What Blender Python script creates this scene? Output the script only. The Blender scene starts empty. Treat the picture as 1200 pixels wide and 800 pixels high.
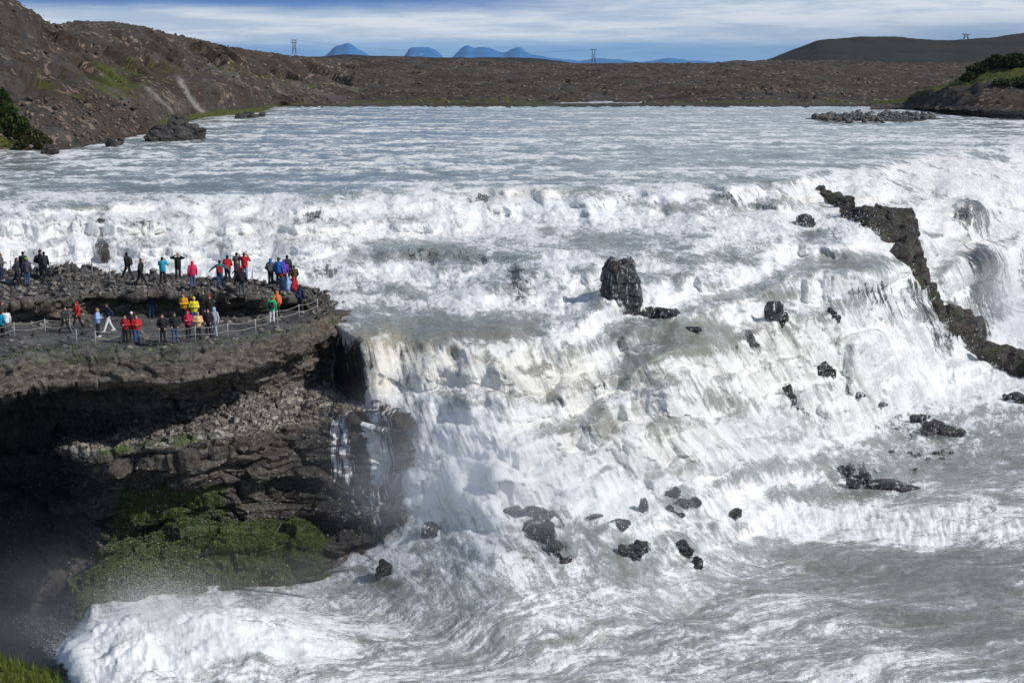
import bpy, bmesh, math, random
import numpy as np
from mathutils import Vector
from mathutils.bvhtree import BVHTree

random.seed(7); RNG = np.random.default_rng(11)
scene = bpy.context.scene
COL = scene.collection
F = 2000.0                      # focal length in photo pixels (1200 wide)
CAMZ = 30.0
HOR = 73.0
TH = math.atan((400 - HOR) / F)
CT, ST = math.cos(TH), math.sin(TH)

# ------------------------------------------------------------------ geometry of the place
def ray(u, v):
    a = (np.asarray(u, float) - 600) / F; b = (400 - np.asarray(v, float)) / F
    return a, CT + b * ST, -ST + b * CT
def at_z(u, v, z):              # world point on the sight line where the ground has height z
    x, y, w = ray(u, v); t = (np.asarray(z, float) - CAMZ) / w
    return np.stack([x * t, y * t, CAMZ + w * t], -1)
def at_d(u, v, d):              # world point at forward distance d
    x, y, w = ray(u, v); t = np.asarray(d, float) / y
    return np.stack([x * t, y * t, CAMZ + w * t], -1)

# ------------------------------------------------------------------ numpy noise
_P = np.random.default_rng(3).permutation(4096).astype(np.int32)
_G = np.random.default_rng(4).normal(size=(4096, 3)).astype(np.float32)
_G /= np.linalg.norm(_G, axis=1, keepdims=True)
def _h(i, j, k):
    return _P[(_P[(_P[i & 4095] + j) & 4095] + k) & 4095]
def perlin(x, y, z):
    x = np.asarray(x, np.float32); y = np.asarray(y, np.float32) + 0 * x; z = np.asarray(z, np.float32) + 0 * x
    xi = np.floor(x).astype(np.int32); yi = np.floor(y).astype(np.int32); zi = np.floor(z).astype(np.int32)
    fx = x - xi; fy = y - yi; fz = z - zi
    sx = fx * fx * (3 - 2 * fx); sy = fy * fy * (3 - 2 * fy); sz = fz * fz * (3 - 2 * fz)
    out = 0
    for a in (0, 1):
        wa = sx if a else 1 - sx
        for b in (0, 1):
            wb = sy if b else 1 - sy
            for c in (0, 1):
                g = _G[_h(xi + a, yi + b, zi + c)]
                out = out + wa * wb * (sz if c else 1 - sz) * (g[..., 0] * (fx - a) + g[..., 1] * (fy - b) + g[..., 2] * (fz - c))
    return out * 1.7
def fbm(x, y, z, o=4, gain=.5, lac=2.03):
    s = 0; a = 1.0; t = 0
    for i in range(o):
        s = s + a * perlin(x, y, z + 7.3 * i); t += a; a *= gain
        x = x * lac; y = y * lac; z = z * lac
    return s / t
def billow(x, y, z, o=4, gain=.5):
    s = 0; a = 1.0; t = 0
    for i in range(o):
        s = s + a * (1 - 2 * np.abs(perlin(x, y, z + 3.1 * i))); t += a; a *= gain
        x = x * 2.07; y = y * 2.07; z = z * 2.07
    return s / t
def cells(x, y, z):             # worley: f1, cell id
    x = np.asarray(x, np.float32); y = np.asarray(y, np.float32); z = np.asarray(z, np.float32)
    xi = np.floor(x).astype(np.int32); yi = np.floor(y).astype(np.int32); zi = np.floor(z).astype(np.int32)
    best = np.full(x.shape, 9., np.float32); sec = best.copy(); bid = np.zeros(x.shape, np.int32)
    R = (_G * .5 + .5)
    dx0 = np.zeros(x.shape, np.float32); dy0 = dx0.copy(); dz0 = dx0.copy()
    for a in (-1, 0, 1):
        for b in (-1, 0, 1):
            for c in (-1, 0, 1):
                h = _h(xi + a, yi + b, zi + c); r = R[h]
                dx = xi + a + r[..., 0] - x; dy = yi + b + r[..., 1] - y; dz = zi + c + r[..., 2] - z
                d = dx * dx + dy * dy + dz * dz
                m = d < best
                sec = np.where(m, best, np.minimum(sec, d)); best = np.where(m, d, best); bid = np.where(m, h, bid)
                dx0 = np.where(m, dx, dx0); dy0 = np.where(m, dy, dy0); dz0 = np.where(m, dz, dz0)
    return np.sqrt(best), np.sqrt(sec), bid, dx0, dy0, dz0
def blocks(x, y, z):            # broken faces: every cell its own height and tilt
    f1, f2, i, dx, dy, dz = cells(x, y, z)
    g = _G[(i * 7 + 5) & 4095]
    crack = np.clip((f2 - f1) * 5, 0, 1)
    return g[..., 0] * .6 + (g[..., 1] * dx + g[..., 2] * dz + g[..., 0] * dy) * .9 - (1 - crack) * .35
def pchip(xs, ys, x):
    xs = np.asarray(xs, float); ys = np.asarray(ys, float); x = np.asarray(x, float)
    h = np.diff(xs); dl = np.diff(ys) / h
    m = np.zeros_like(ys)
    for i in range(1, len(xs) - 1):
        if dl[i - 1] * dl[i] > 0:
            w1 = 2 * h[i] + h[i - 1]; w2 = h[i] + 2 * h[i - 1]
            m[i] = (w1 + w2) / (w1 / dl[i - 1] + w2 / dl[i])
    m[0] = dl[0]; m[-1] = dl[-1]
    x = np.clip(x, xs[0], xs[-1])
    i = np.clip(np.searchsorted(xs, x) - 1, 0, len(h) - 1); t = (x - xs[i]) / h[i]
    return ((1 + 2 * t) * (1 - t) ** 2) * ys[i] + t * (1 - t) ** 2 * h[i] * m[i] + t * t * (3 - 2 * t) * ys[i + 1] + t * t * (t - 1) * h[i] * m[i + 1]
def smooth1(a, n, axis):
    if n < 1: return a
    k = np.hanning(2 * n + 3)[1:-1]; k /= k.sum()
    pad = [(0, 0)] * a.ndim; pad[axis] = (n, n)
    b = np.pad(a, pad, mode='edge')
    out = np.zeros_like(a)
    for i, w in enumerate(k):
        sl = [slice(None)] * a.ndim; sl[axis] = slice(i, i + a.shape[axis]); out += w * b[tuple(sl)]
    return out
def sstep(a, b, x):
    t = np.clip((x - a) / (b - a), 0, 1); return t * t * (3 - 2 * t)
def grid_normals(P):
    du = np.gradient(P, axis=1); dv = np.gradient(P, axis=0)
    n = np.cross(du, dv); n /= np.linalg.norm(n, axis=-1, keepdims=True) + 1e-9
    return n

# ------------------------------------------------------------------ object helpers
def mesh_obj(name, V, Fc, mat, parent=None, smooth=True, attrs=None, collection=True):
    me = bpy.data.meshes.new(name)
    V = np.asarray(V, np.float32).reshape(-1, 3)
    if isinstance(Fc, np.ndarray):
        n, k = Fc.shape
        me.vertices.add(len(V)); me.vertices.foreach_set('co', V.ravel())
        me.loops.add(n * k); me.loops.foreach_set('vertex_index', Fc.astype(np.int32).ravel())
        me.polygons.add(n); me.polygons.foreach_set('loop_start', np.arange(0, n * k, k, dtype=np.int32))
        me.polygons.foreach_set('loop_total', np.full(n, k, np.int32)); me.update(calc_edges=True)
    else:
        me.from_pydata([tuple(p) for p in V.tolist()], [], Fc); me.update()
    if smooth: me.polygons.foreach_set('use_smooth', np.ones(len(me.polygons), bool))
    for k, a in (attrs or {}).items():
        if a.ndim == 1:
            at = me.attributes.new(k, 'FLOAT', 'POINT'); at.data.foreach_set('value', a.astype(np.float32))
        else:
            at = me.attributes.new(k, 'FLOAT_VECTOR', 'POINT'); at.data.foreach_set('vector', a.astype(np.float32).ravel())
    if mat: me.materials.append(mat)
    o = bpy.data.objects.new(name, me); COL.objects.link(o)
    if parent: o.parent = parent
    return o
def grid_faces(nr, nc, flip=False):
    i = np.arange(nr * nc).reshape(nr, nc)
    a = i[:-1, :-1].ravel(); b = i[:-1, 1:].ravel(); c = i[1:, 1:].ravel(); d = i[1:, :-1].ravel()
    return np.stack([a, d, c, b] if not flip else [a, b, c, d], 1)
def sheet(name, P, mat, attrs=None, flip=False):
    nr, nc, _ = P.shape
    return mesh_obj(name, P.reshape(-1, 3), grid_faces(nr, nc, flip), mat, attrs={k: (a.reshape(-1) if a.ndim == 2 else a.reshape(-1, 3)) for k, a in (attrs or {}).items()})
def tag(o, label=None, cat=None, group=None, kind=None):
    if label: o['label'] = label
    if cat: o['category'] = cat
    if group: o['group'] = group
    if kind: o['kind'] = kind
    return o
def empty(name, loc=(0, 0, 0), rz=0):
    o = bpy.data.objects.new(name, None); COL.objects.link(o); o.location = loc; o.rotation_euler = (0, 0, rz)
    o.empty_display_size = .2
    return o

# ------------------------------------------------------------------ materials
class NT:
    def __init__(s, name):
        s.m = bpy.data.materials.new(name); s.m.use_nodes = True; s.t = s.m.node_tree; s.t.nodes.clear()
        s.out = s.n('ShaderNodeOutputMaterial'); s.b = s.n('ShaderNodeBsdfPrincipled'); s.l(s.b.outputs[0], s.out.inputs[0])
    def n(s, t, **kw):
        x = s.t.nodes.new(t)
        for k, v in kw.items(): setattr(x, k, v)
        return x
    def l(s, a, b): s.t.links.new(a, b)
    def set(s, sock, v):
        if hasattr(v, 'is_output') or isinstance(v, bpy.types.NodeSocket): s.l(v, sock)
        else: sock.default_value = v
    def math(s, op, a, b=0.0, c=None, clamp=False):
        x = s.n('ShaderNodeMath', operation=op, use_clamp=clamp); s.set(x.inputs[0], a); s.set(x.inputs[1], b)
        if c is not None: s.set(x.inputs[2], c)
        return x.outputs[0]
    def attr(s, name, vec=False):
        x = s.n('ShaderNodeAttribute', attribute_name=name); return x.outputs['Vector' if vec else 'Fac']
    def pos(s): return s.n('ShaderNodeNewGeometry').outputs['Position']
    def obj(s): return s.n('ShaderNodeTexCoord').outputs['Object']
    def scale(s, vec, xyz):
        x = s.n('ShaderNodeMapping'); s.l(vec, x.inputs[0]); x.inputs['Scale'].default_value = xyz; return x.outputs[0]
    def noise(s, vec, scale=1, detail=5, rough=.55, dist=0, ridged=False):
        x = s.n('ShaderNodeTexNoise'); s.l(vec, x.inputs['Vector']); x.inputs['Scale'].default_value = scale
        x.inputs['Detail'].default_value = detail; x.inputs['Roughness'].default_value = rough; x.inputs['Distortion'].default_value = dist
        return x.outputs[0]
    def voro(s, vec, scale=1, out='Color', feature='F1'):
        x = s.n('ShaderNodeTexVoronoi', feature=feature); s.l(vec, x.inputs['Vector']); x.inputs['Scale'].default_value = scale
        return x.outputs[out]
    def ss(s, a, b, x):
        m = s.n('ShaderNodeMapRange', interpolation_type='SMOOTHSTEP'); s.set(m.inputs[0], x); m.inputs[1].default_value = a; m.inputs[2].default_value = b
        return m.outputs[0]
    def mix(s, f, a, b):
        x = s.n('ShaderNodeMix', data_type='RGBA'); s.set(x.inputs[0], f)
        for sock, v in ((x.inputs[6], a), (x.inputs[7], b)):
            if isinstance(v, tuple): sock.default_value = (*v, 1) if len(v) == 3 else v
            else: s.l(v, sock)
        return x.outputs[2]
    def fmix(s, f, a, b):
        x = s.n('ShaderNodeMix', data_type='FLOAT'); s.set(x.inputs[0], f); s.set(x.inputs[2], a); s.set(x.inputs[3], b); return x.outputs[0]
    def bump(s, h, strength=.5, dist=.1):
        x = s.n('ShaderNodeBump'); x.inputs['Strength'].default_value = strength; x.inputs['Distance'].default_value = dist
        s.l(h, x.inputs['Height']); s.l(x.outputs[0], s.b.inputs['Normal'])
    def fin(s, col, rough=.8, spec=.5):
        s.set(s.b.inputs['Base Color'], col if not isinstance(col, tuple) else (*col, 1)); s.set(s.b.inputs['Roughness'], rough)
        s.b.inputs['Specular IOR Level'].default_value = spec
        return s.m

def mat_plain(name, col, rough=.8, spec=.3, var=.25):
    t = NT(name); n = t.noise(t.obj(), 9, 3)
    c = t.mix(n, tuple(x * (1 - var) for x in col), tuple(min(1, x * (1 + var)) for x in col))
    return t.fin(c, rough, spec)

def mat_water():
    t = NT('river_water'); p = t.pos()
    foam = t.attr('foam'); steep = t.attr('steep'); flow = t.attr('flow', True); rocky = t.attr('rocky'); silt = t.attr('silt')
    pl = t.attr('pool'); sw = t.attr('swirl', True)
    # flat water: froth drawn out along the current, with lacy edges
    lace = t.noise(t.scale(p, (3.4, 2.8, 3.4)), 1, 4, .7, 1.2)
    ta = t.noise(t.scale(flow, (.45, .14, 1)), 1, 6, .66, .8); tb = t.noise(t.scale(flow, (1.8, .6, 1)), 1, 5, .7, .9)
    pa = t.noise(t.scale(sw, (.42, .12, 1)), 1, 7, .68, .9); pb = t.noise(t.scale(sw, (1.7, .55, 1)), 1, 5, .72, 1.1)
    n1 = t.fmix(pl, ta, pa); n2 = t.fmix(pl, tb, pb)
    far = t.math('ADD', t.math('MULTIPLY', t.noise(t.scale(p, (.20, .17, .2)), 1, 7, .72, .4), .62), t.math('MULTIPLY', t.noise(t.scale(p, (.7, .5, .2)), 1, 4, .75), .38))
    flat = t.math('ADD', t.math('MULTIPLY', n1, .42), t.math('ADD', t.math('MULTIPLY', n2, .36), t.math('MULTIPLY', lace, .22)))
    sy = t.n('ShaderNodeSeparateXYZ'); t.l(p, sy.inputs[0]); flat = t.fmix(t.ss(125, 165, sy.outputs[1]), flat, far)
    # falling water: strands along the flow
    s1 = t.noise(t.scale(flow, (.8, .07, 1)), 1, 6, .65, .3)
    s2 = t.noise(t.scale(flow, (3.4, .24, 1)), 1, 6, .7, .4)
    s3 = t.noise(t.scale(p, (1.6, 1.6, 1.6)), 1, 5, .7, .5)
    strand = t.math('ADD', t.math('MULTIPLY', s1, .35), t.math('ADD', t.math('MULTIPLY', s2, .35), t.math('MULTIPLY', s3, .30)))
    n = t.fmix(steep, flat, strand)
    x = t.math('ADD', t.math('MULTIPLY', t.math('SUBTRACT', n, .5), t.fmix(steep, 5.2, 4.2)), foam)
    mask = t.ss(.34, .74, x)
    aer = t.ss(-.15, .55, x)
    # water, thicker or thinner with silt, paler where air is beaten into it
    wc = t.mix(t.noise(t.scale(p, (.05, .05, .05)), 1, 4), (.145, .154, .133), (.215, .220, .188))
    wc = t.mix(aer, wc, (.36, .38, .37))
    wc = t.mix(silt, wc, (.30, .25, .155))
    # rock that shows through thin sheets of water
    r = t.math('ADD', t.math('MULTIPLY', t.math('SUBTRACT', strand, .5), -3.4), rocky)
    rm = t.ss(.40, .62, r)
    wc = t.mix(rm, wc, (.030, .030, .029))
    mask = t.math('MULTIPLY', mask, t.math('SUBTRACT', 1, t.math('MULTIPLY', rm, .85)))
    fcol = t.mix(t.noise(p, .35, 5), (.76, .775, .785), (.87, .865, .845))
    gr = t.noise(t.scale(flow, (1.3, .35, 1)), 1, 6, .64, .5)
    fcol = t.mix(t.math('MULTIPLY', t.ss(.48, .34, gr), .7), fcol, (.52, .55, .555))
    gr2 = t.math('ADD', t.math('MULTIPLY', t.noise(t.scale(flow, (1.5, .16, 1)), 1, 6, .7, .5), steep), t.math('MULTIPLY', t.math('SUBTRACT', 1, steep), .6))
    fcol = t.mix(t.math('MULTIPLY', t.ss(.50, .36, gr2), .75), fcol, (.43, .44, .42))
    fcol = t.mix(t.math('MULTIPLY', silt, .65), fcol, (.62, .54, .38))
    c = t.mix(mask, wc, fcol)
    rough = t.fmix(mask, .16, .7)
    fine = t.noise(t.scale(p, (5, 5, 5)), 1, 5, .7)
    chop = t.fmix(steep, t.noise(t.scale(p, (1.2, 1.7, 1.5)), 1, 6, .65, .4), s2)
    h = t.math('ADD', t.math('MULTIPLY', chop, .5), t.math('ADD', t.math('MULTIPLY', fine, .22), t.math('MULTIPLY', t.math('MULTIPLY', mask, n), .5)))
    t.bump(h, .48, .4)
    return t.fin(c, rough, .45)

def mat_cliff():
    t = NT('basalt_cliff'); p = t.pos()
    moss = t.attr('moss'); scree = t.attr('scree'); top = t.attr('top'); wfall = t.attr('fall'); flow = t.attr('flow', True); rust = t.attr('rust'); wet = t.attr('wet')
    strata = t.noise(t.scale(p, (.22, .22, 1.9)), 1, 7, .68, .5)
    grit = t.noise(p, 3.2, 6, .72)
    grit2 = t.noise(p, .7, 5, .6)
    base = t.mix(t.ss(.32, .68, strata), (.036, .031, .028), (.175, .150, .122))
    base = t.mix(t.ss(.45, .72, grit), base, (.30, .265, .22))
    base = t.mix(t.ss(.50, .75, grit2), base, (.060, .046, .034))
    vs = t.voro(t.scale(p, (1, 1, 1.4)), 3.6)
    sv = t.n('ShaderNodeSeparateColor'); t.l(vs, sv.inputs[0])
    peb = t.mix(t.ss(.2, .95, sv.outputs[0]), (.10, .093, .082), (.46, .43, .38))
    base = t.mix(t.ss(.35, .65, t.math('ADD', scree, t.math('MULTIPLY', t.math('SUBTRACT', grit2, .5), .9))), base, peb)
    tn = t.noise(t.scale(p, (.5, .5, .5)), 1, 8, .72)
    tc = t.mix(t.ss(.35, .65, tn), (.048, .047, .047), (.160, .152, .142))
    tc = t.mix(t.ss(.58, .70, t.noise(p, 2.4, 5, .75)), tc, (.26, .25, .235))
    base = t.mix(top, base, tc)
    base = t.mix(t.math('MULTIPLY', t.ss(.45, .65, t.noise(p, 1.3, 4)), rust), base, (.17, .085, .020))
    mn = t.noise(p, .9, 7, .7); mn2 = t.noise(p, 6, 4, .7)
    mc = t.mix(mn, (.042, .070, .026), (.145, .185, .058)); mc = t.mix(t.ss(.5, .75, mn2), mc, (.22, .22, .07))
    mm = t.ss(.40, .60, t.math('ADD', moss, t.math('MULTIPLY', t.math('SUBTRACT', mn, .5), 1.5)))
    base = t.mix(mm, base, mc)
    base = t.mix(t.math('MULTIPLY', wet, .75), base, (.012, .012, .012))  # darkens damp rock, and paints the shade of the left hollow
    s2 = t.noise(t.scale(flow, (7.0, .35, 1)), 1, 5, .7, .3)
    fm = t.ss(.46, .70, t.math('ADD', t.math('MULTIPLY', t.math('SUBTRACT', s2, .5), 3.6), wfall))
    fm = t.math('MULTIPLY', fm, t.ss(.02, .12, wfall))
    base = t.mix(fm, base, (.84, .85, .85))
    h = t.math('ADD', t.math('MULTIPLY', strata, .6), t.math('ADD', t.math('MULTIPLY', grit, .5), t.math('ADD', t.math('MULTIPLY', mn2, .25), t.math('MULTIPLY', t.math('MULTIPLY', sv.outputs[0], scree), .45))))
    t.bump(h, .9, .45)
    return t.fin(base, t.fmix(wet, .85, .38), .35)

def mat_rock(name='wet_basalt', c0=(.016, .016, .017), c1=(.085, .080, .076), rough=.22, moss=0, veil=0):
    t = NT(name); p = t.pos()
    n = t.noise(t.scale(p, (.9, .9, 1.8)), 1, 7, .7, .4); g = t.noise(p, 5, 5, .7)
    c = t.mix(t.ss(.35, .7, n), c0, c1); c = t.mix(t.ss(.6, .8, g), c, tuple(x * 1.9 for x in c1))
    if moss:
        m = t.ss(.52, .62, t.noise(p, .8, 5, .7)); c = t.mix(t.math('MULTIPLY', m, moss), c, (.045, .055, .012))
    if veil:
        w = t.ss(.66 - veil, .76 - veil, t.noise(t.scale(p, (2.4, 2.4, .45)), 1, 5, .68, .4)); c = t.mix(w, c, (.78, .79, .80))
    t.bump(t.math('ADD', n, t.math('MULTIPLY', g, .4)), .9, .3)
    return t.fin(c, rough, .5)

def mat_land(name):
    t = NT(name); p = t.pos()
    green = t.attr('green'); pale = t.attr('pale'); flow = t.attr('flow', True)
    n = t.noise(p, .05, 8, .7); n2 = t.noise(p, .55, 6, .72)
    gul = t.noise(t.scale(flow, (.10, .010, 1)), 1, 6, .65, .3)
    c = t.mix(t.ss(.3, .7, n), (.040, .029, .021), (.080, .060, .045))
    c = t.mix(t.ss(.42, .66, gul), c, (.080, .071, .063))
    c = t.mix(t.ss(.52, .72, n2), c, (.026, .023, .019))
    vs = t.voro(p, 1.1); sv = t.n('ShaderNodeSeparateColor'); t.l(vs, sv.inputs[0])
    c = t.mix(t.math('MULTIPLY', t.ss(.80, .9, sv.outputs[0]), t.ss(.42, .6, t.noise(p, .07, 4))), c, (.24, .18, .14))
    c = t.mix(pale, c, (.34, .32, .29))
    gm = t.ss(.42, .62, t.math('ADD', green, t.math('MULTIPLY', t.math('SUBTRACT', t.noise(p, .22, 7, .75), .5), 1.4)))
    c = t.mix(gm, c, t.mix(n2, (.035, .052, .014), (.125, .125, .030)))
    t.bump(t.math('ADD', n2, t.math('MULTIPLY', gul, 1.6)), .9, 1.0)
    return t.fin(c, .9, .2)

def mat_leaf(name, a, b):
    t = NT(name)
    n = t.noise(t.pos(), .8, 5, .7)
    oi = t.n('ShaderNodeNewGeometry').outputs['Random Per Island']
    c = t.mix(t.math('MULTIPLY', t.math('ADD', n, oi), .5), a, b)
    t.fin(c, .7, .25)
    tr = t.n('ShaderNodeBsdfTranslucent'); t.l(c, tr.inputs[0]); mx = t.n('ShaderNodeMixShader'); mx.inputs[0].default_value = .25
    t.l(t.b.outputs[0], mx.inputs[1]); t.l(tr.outputs[0], mx.inputs[2]); t.l(mx.outputs[0], t.out.inputs[0])
    return t.m

M_WATER = mat_water(); M_CLIFF = mat_cliff(); M_ROCK = mat_rock(veil=.10); M_LAND = mat_land('heath_ground')
M_DRY = mat_rock('dry_lava_rock', (.030, .028, .028), (.095, .085, .078), .8)
M_FIN = mat_rock('mossy_ridge_basalt', (.018, .016, .016), (.085, .068, .055), .5, .8, .02)

# ------------------------------------------------------------------ the river and the falls
U = [-400, 0, 200, 330, 400, 445, 520, 600, 700, 800, 900, 1000, 1100, 1200, 1600]
rows = {  # crest / base / crest / base / lip / foot / pool   (v, z)
 -400: [(256,18.9),(318,15.3),(326,15.2),(332,14.6),(340,14.0),(560,2.0)],
 0:    [(246,18.9),(314,15.3),(322,15.2),(330,14.6),(340,14.0),(560,2.0)],
 200:  [(236,18.9),(313,15.3),(322,15.2),(330,14.7),(340,14.1),(560,2.0)],
 330:  [(229,18.9),(308,15.4),(320,15.3),(330,14.9),(342,14.3),(575,2.0)],
 400:  [(227,18.9),(298,15.7),(312,15.5),(335,14.8),(388,14.0),(590,3.6)],
 445:  [(226,18.9),(283,16.1),(297,15.9),(338,14.7),(398,13.9),(600,4.3)],
 520:  [(223,18.9),(276,16.25),(293,15.95),(340,14.6),(402,13.7),(604,5.3)],
 600:  [(222,18.9),(264,16.5),(303,15.9),(371,14.25),(412,13.3),(592,6.2)],
 700:  [(221,18.9),(263,16.5),(316,15.6),(373,13.8),(398,13.0),(590,5.9)],
 800:  [(219,18.9),(257,16.6),(300,15.6),(370,13.6),(410,12.4),(566,5.8)],
 900:  [(215,18.9),(248,16.7),(290,15.4),(345,13.3),(396,11.2),(532,4.3)],
 1000: [(198,18.9),(246,16.2),(286,15.0),(318,13.8),(352,11.9),(506,2.7)],
 1100: [(182,18.9),(226,16.3),(262,14.3),(312,11.2),(356,8.2),(458,2.3)],
 1200: [(172,18.9),(208,16.3),(238,14.0),(290,10.3),(345,6.0),(425,2.1)],
 1600: [(150,18.9),(180,16.0),(205,14.0),(250,10.0),(300,6.0),(370,2.1)],
}
us = np.concatenate([np.linspace(-400, -40, 60, endpoint=False), np.arange(-40, 1240, 1.2), np.linspace(1240, 1600, 60)])
vs = np.concatenate([np.arange(119, 822, 1.05), np.linspace(823, 1100, 40)])
UU, VV = np.meshgrid(us, vs)
VK = [np.full_like(us, 100.), ]; ZK = [np.full_like(us, 19.05)]
VK.append(np.full_like(us, 150.)); ZK.append(np.full_like(us, 19.0))
for k in range(6):
    VK.append(pchip(U, [rows[u][k][0] for u in U], us)); ZK.append(pchip(U, [rows[u][k][1] for u in U], us))
VP = pchip([-400, 400, 800, 1000, 1200, 1600], [690, 700, 650, 580, 520, 500], us)[None, :]
VK.append(pchip([-400, 400, 500, 600, 700, 800, 1000, 1200, 1600], [690, 712, 742, 765, 755, 720, 610, 520, 500], us)); ZK.append(pchip([-400, 8, 60, 110, 1600], [-15, -15, -6, 2.0, 2.0], us))
VK.append(np.full_like(us, 1200.)); ZK.append(ZK[-1] - .6)
VK = np.array(VK); ZK = np.array(ZK)
amp = np.array([0, 0, 5.5, 6, 6, 6, 6, 8, 0, 0.])
for k in range(len(amp)):
    if amp[k]: VK[k] += amp[k] * 1.5 * fbm(us / 60, 5.3 * k, 1.7, 3, .45)
wf = sstep(200, 240, VV) * (1 - sstep(600, 680, VV))
wf2 = sstep(440, 620, UU)
Vw = VV + wf * (6.0 * fbm(UU / 60, VV / 26, 2.2, 3, .45) * (.35 + .65 * wf2) + 13.0 * wf2 * fbm((UU - .4 * VV) / 75, VV / 60, 8.2, 2) * sstep(300, 380, VV))
LST = 44.0
phase = 2 * np.pi * (VV + .30 * (UU - 600) * sstep(560, 700, UU) + 34 * fbm(UU / 95, VV / 70, 12.2, 3, .5) + 7 * fbm(UU / 22, VV / 30, 15.2, 2)) / LST
pam = (.35 + .6 * sstep(-.2, .3, fbm(UU / 70, VV / 60, 21.2, 2))) * wf * sstep(290, 330, VV + 40 * sstep(700, 800, UU)) * sstep(415, 445, UU) * (1 - .6 * sstep(1050, 1150, UU))
ph2 = 2 * np.pi * (VV + 16 * fbm(UU / 60, VV / 40, 62., 3)) / 27.0
pm2 = (.45 + .5 * fbm(UU / 50, VV / 40, 71., 2)) * sstep(238, 252, VV) * (1 - sstep(304, 314, VV)) * (1 - sstep(480, 600, UU))
Vw = Vw + pm2 * 27 / (2 * np.pi) * np.sin(ph2)
pam = pam * (1 - .75 * (1 - sstep(540, 640, UU)) * sstep(392, 404, VV) * (1 - sstep(600, 640, VV)))
Vw = Vw + pam * LST / (2 * np.pi) * np.sin(phase)
ZZ = np.zeros_like(UU)
for j in range(len(us)):
    ZZ[:, j] = np.interp(Vw[:, j], VK[:, j], ZK[:, j])
ZZ = smooth1(smooth1(ZZ, 3, 0), 2, 1)
w_ = ray(UU, VV)
ZS = smooth1(ZZ, 9, 0)
wl = np.exp(-((Vw - VK[6][None, :] - 6) / 26) ** 2) * sstep(405, 430, UU) * (1 - sstep(1050, 1150, UU))
ZZ = ZZ * (1 - wl) + ZS * wl
DD = (ZZ - CAMZ) / w_[2] * w_[1]
DD = np.minimum.accumulate(DD - VV * 1e-4, axis=0)
P = at_d(UU, VV, DD)
N = grid_normals(P)
N *= np.sign(N[..., 2:3] + 1e-6)
steep = sstep(.06, .38, 1 - np.abs(N[..., 2])); steep = smooth1(smooth1(steep, 2, 0), 2, 1)
arc = np.concatenate([np.zeros((1, len(us))), np.cumsum(np.linalg.norm(np.diff(P, axis=0), axis=-1), 0)], 0)
kk = np.interp(us, [300, 500, 900, 1100, 1300], [0, .28, .55, .45, .1])
psi = (UU - kk * (VV - 250)) * .055
flow = np.stack([psi, arc, 0 * arc], -1)

def patches(base, lst, warp=.35):
    a = base.copy()
    wu = UU + 26 * fbm(UU / 45, VV / 24, 9.1, 3); wv = VV + 12 * fbm(UU / 45, VV / 24, 19.1, 3)
    for (u, v, ru, rv, val) in lst:
        m = np.exp(-(((wu - u) / ru) ** 2 + ((wv - v) / rv) ** 2) ** 1.5 * .7)
        a = a * (1 - m) + val * m
    return a
# froth: where the water is broken, more on the drops, less on the tongues and the calm pool
rel = VV - VK[2][None, :]
base = .41 + .06 * sstep(-60, -10, rel) + .36 * sstep(-2, 12, rel + 30 * np.clip(fbm(UU / 70, VV / 30, 55., 3) + .12, -.2, 1) * (1 - sstep(700, 900, UU) * .6))
base += .16 * fbm(UU / 60, VV / 30, 33.0, 4, .6) * sstep(-2, 12, rel)
base = base - .05 * (1 - sstep(130, 170, VV))
base = np.where(VV > VP - 60, base * (1 - sstep(0, 60, VV - VP + 60)) + .47 * sstep(0, 60, VV - VP + 60), base)
base += .26 * pm2 * np.cos(ph2 - .9) - .06 * pm2
base += .36 * pam * np.cos(phase - .9) - .09 * pam
for k_, w_l, am in ((2, 6, .20), (4, 8, .22), (6, 11, .42)):
    lipn = .55 + .9 * fbm(us / 22, 3.0 * k_, 4.4, 3)[None, :]
    base -= am * np.clip(lipn, 0, 1.3) * np.exp(-((Vw - VK[k_][None, :] - w_l * .6) / w_l) ** 2) * (UU > (380 if k_ == 6 else -999))
base -= .26 * steep * sstep(0, .5, fbm(psi / 1.4, arc / 16, 14., 4, .6))
base -= .14 * sstep(0, 25, VV - VK[7][None, :]) * (VV < VP)
band = fbm(P[..., 0] / 42, P[..., 1] / 10, 3.3, 4, .6)
base += (.75 * band * (1 - .5 * sstep(330, 440, P[..., 1]))) * (rel < 0)
foamA = patches(base, [
 (505,300,90,12,.02),(690,283,85,13,.12),(545,384,100,16,-.05),(455,378,50,18,.10),(800,392,72,20,-.05),(990,309,52,12,.05),
 (860,240,120,9,.40),(560,342,160,11,.50),(820,300,70,12,.25),(900,345,50,12,.25),(760,445,50,12,.35),(850,470,45,12,.40),(560,470,45,9,.45),(690,500,40,12,.42),(620,285,60,8,.55),
 (1085,545,95,20,.20),(1030,552,70,12,.22),(1160,520,60,22,.25),(1165,572,50,14,.30),
 (1080,668,180,36,-.10),(1150,740,150,45,.08),(960,760,110,40,.42),(720,690,150,22,.44),(600,740,140,35,.44),(480,690,70,22,.40),(380,775,110,28,.50),
 (960,610,190,22,.84),(1120,622,130,18,.78),(640,640,170,32,.56),(1120,468,110,12,.80),(1180,490,50,10,.45),
 (200,768,150,42,1.05),(330,760,60,30,.85),(530,550,100,45,.90),(1010,440,80,40,.92)])
foamA = np.clip(foamA, 0, 1.15); foamA = np.where(foamA > .8, .8 + (foamA - .8) * .5, foamA)
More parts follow.
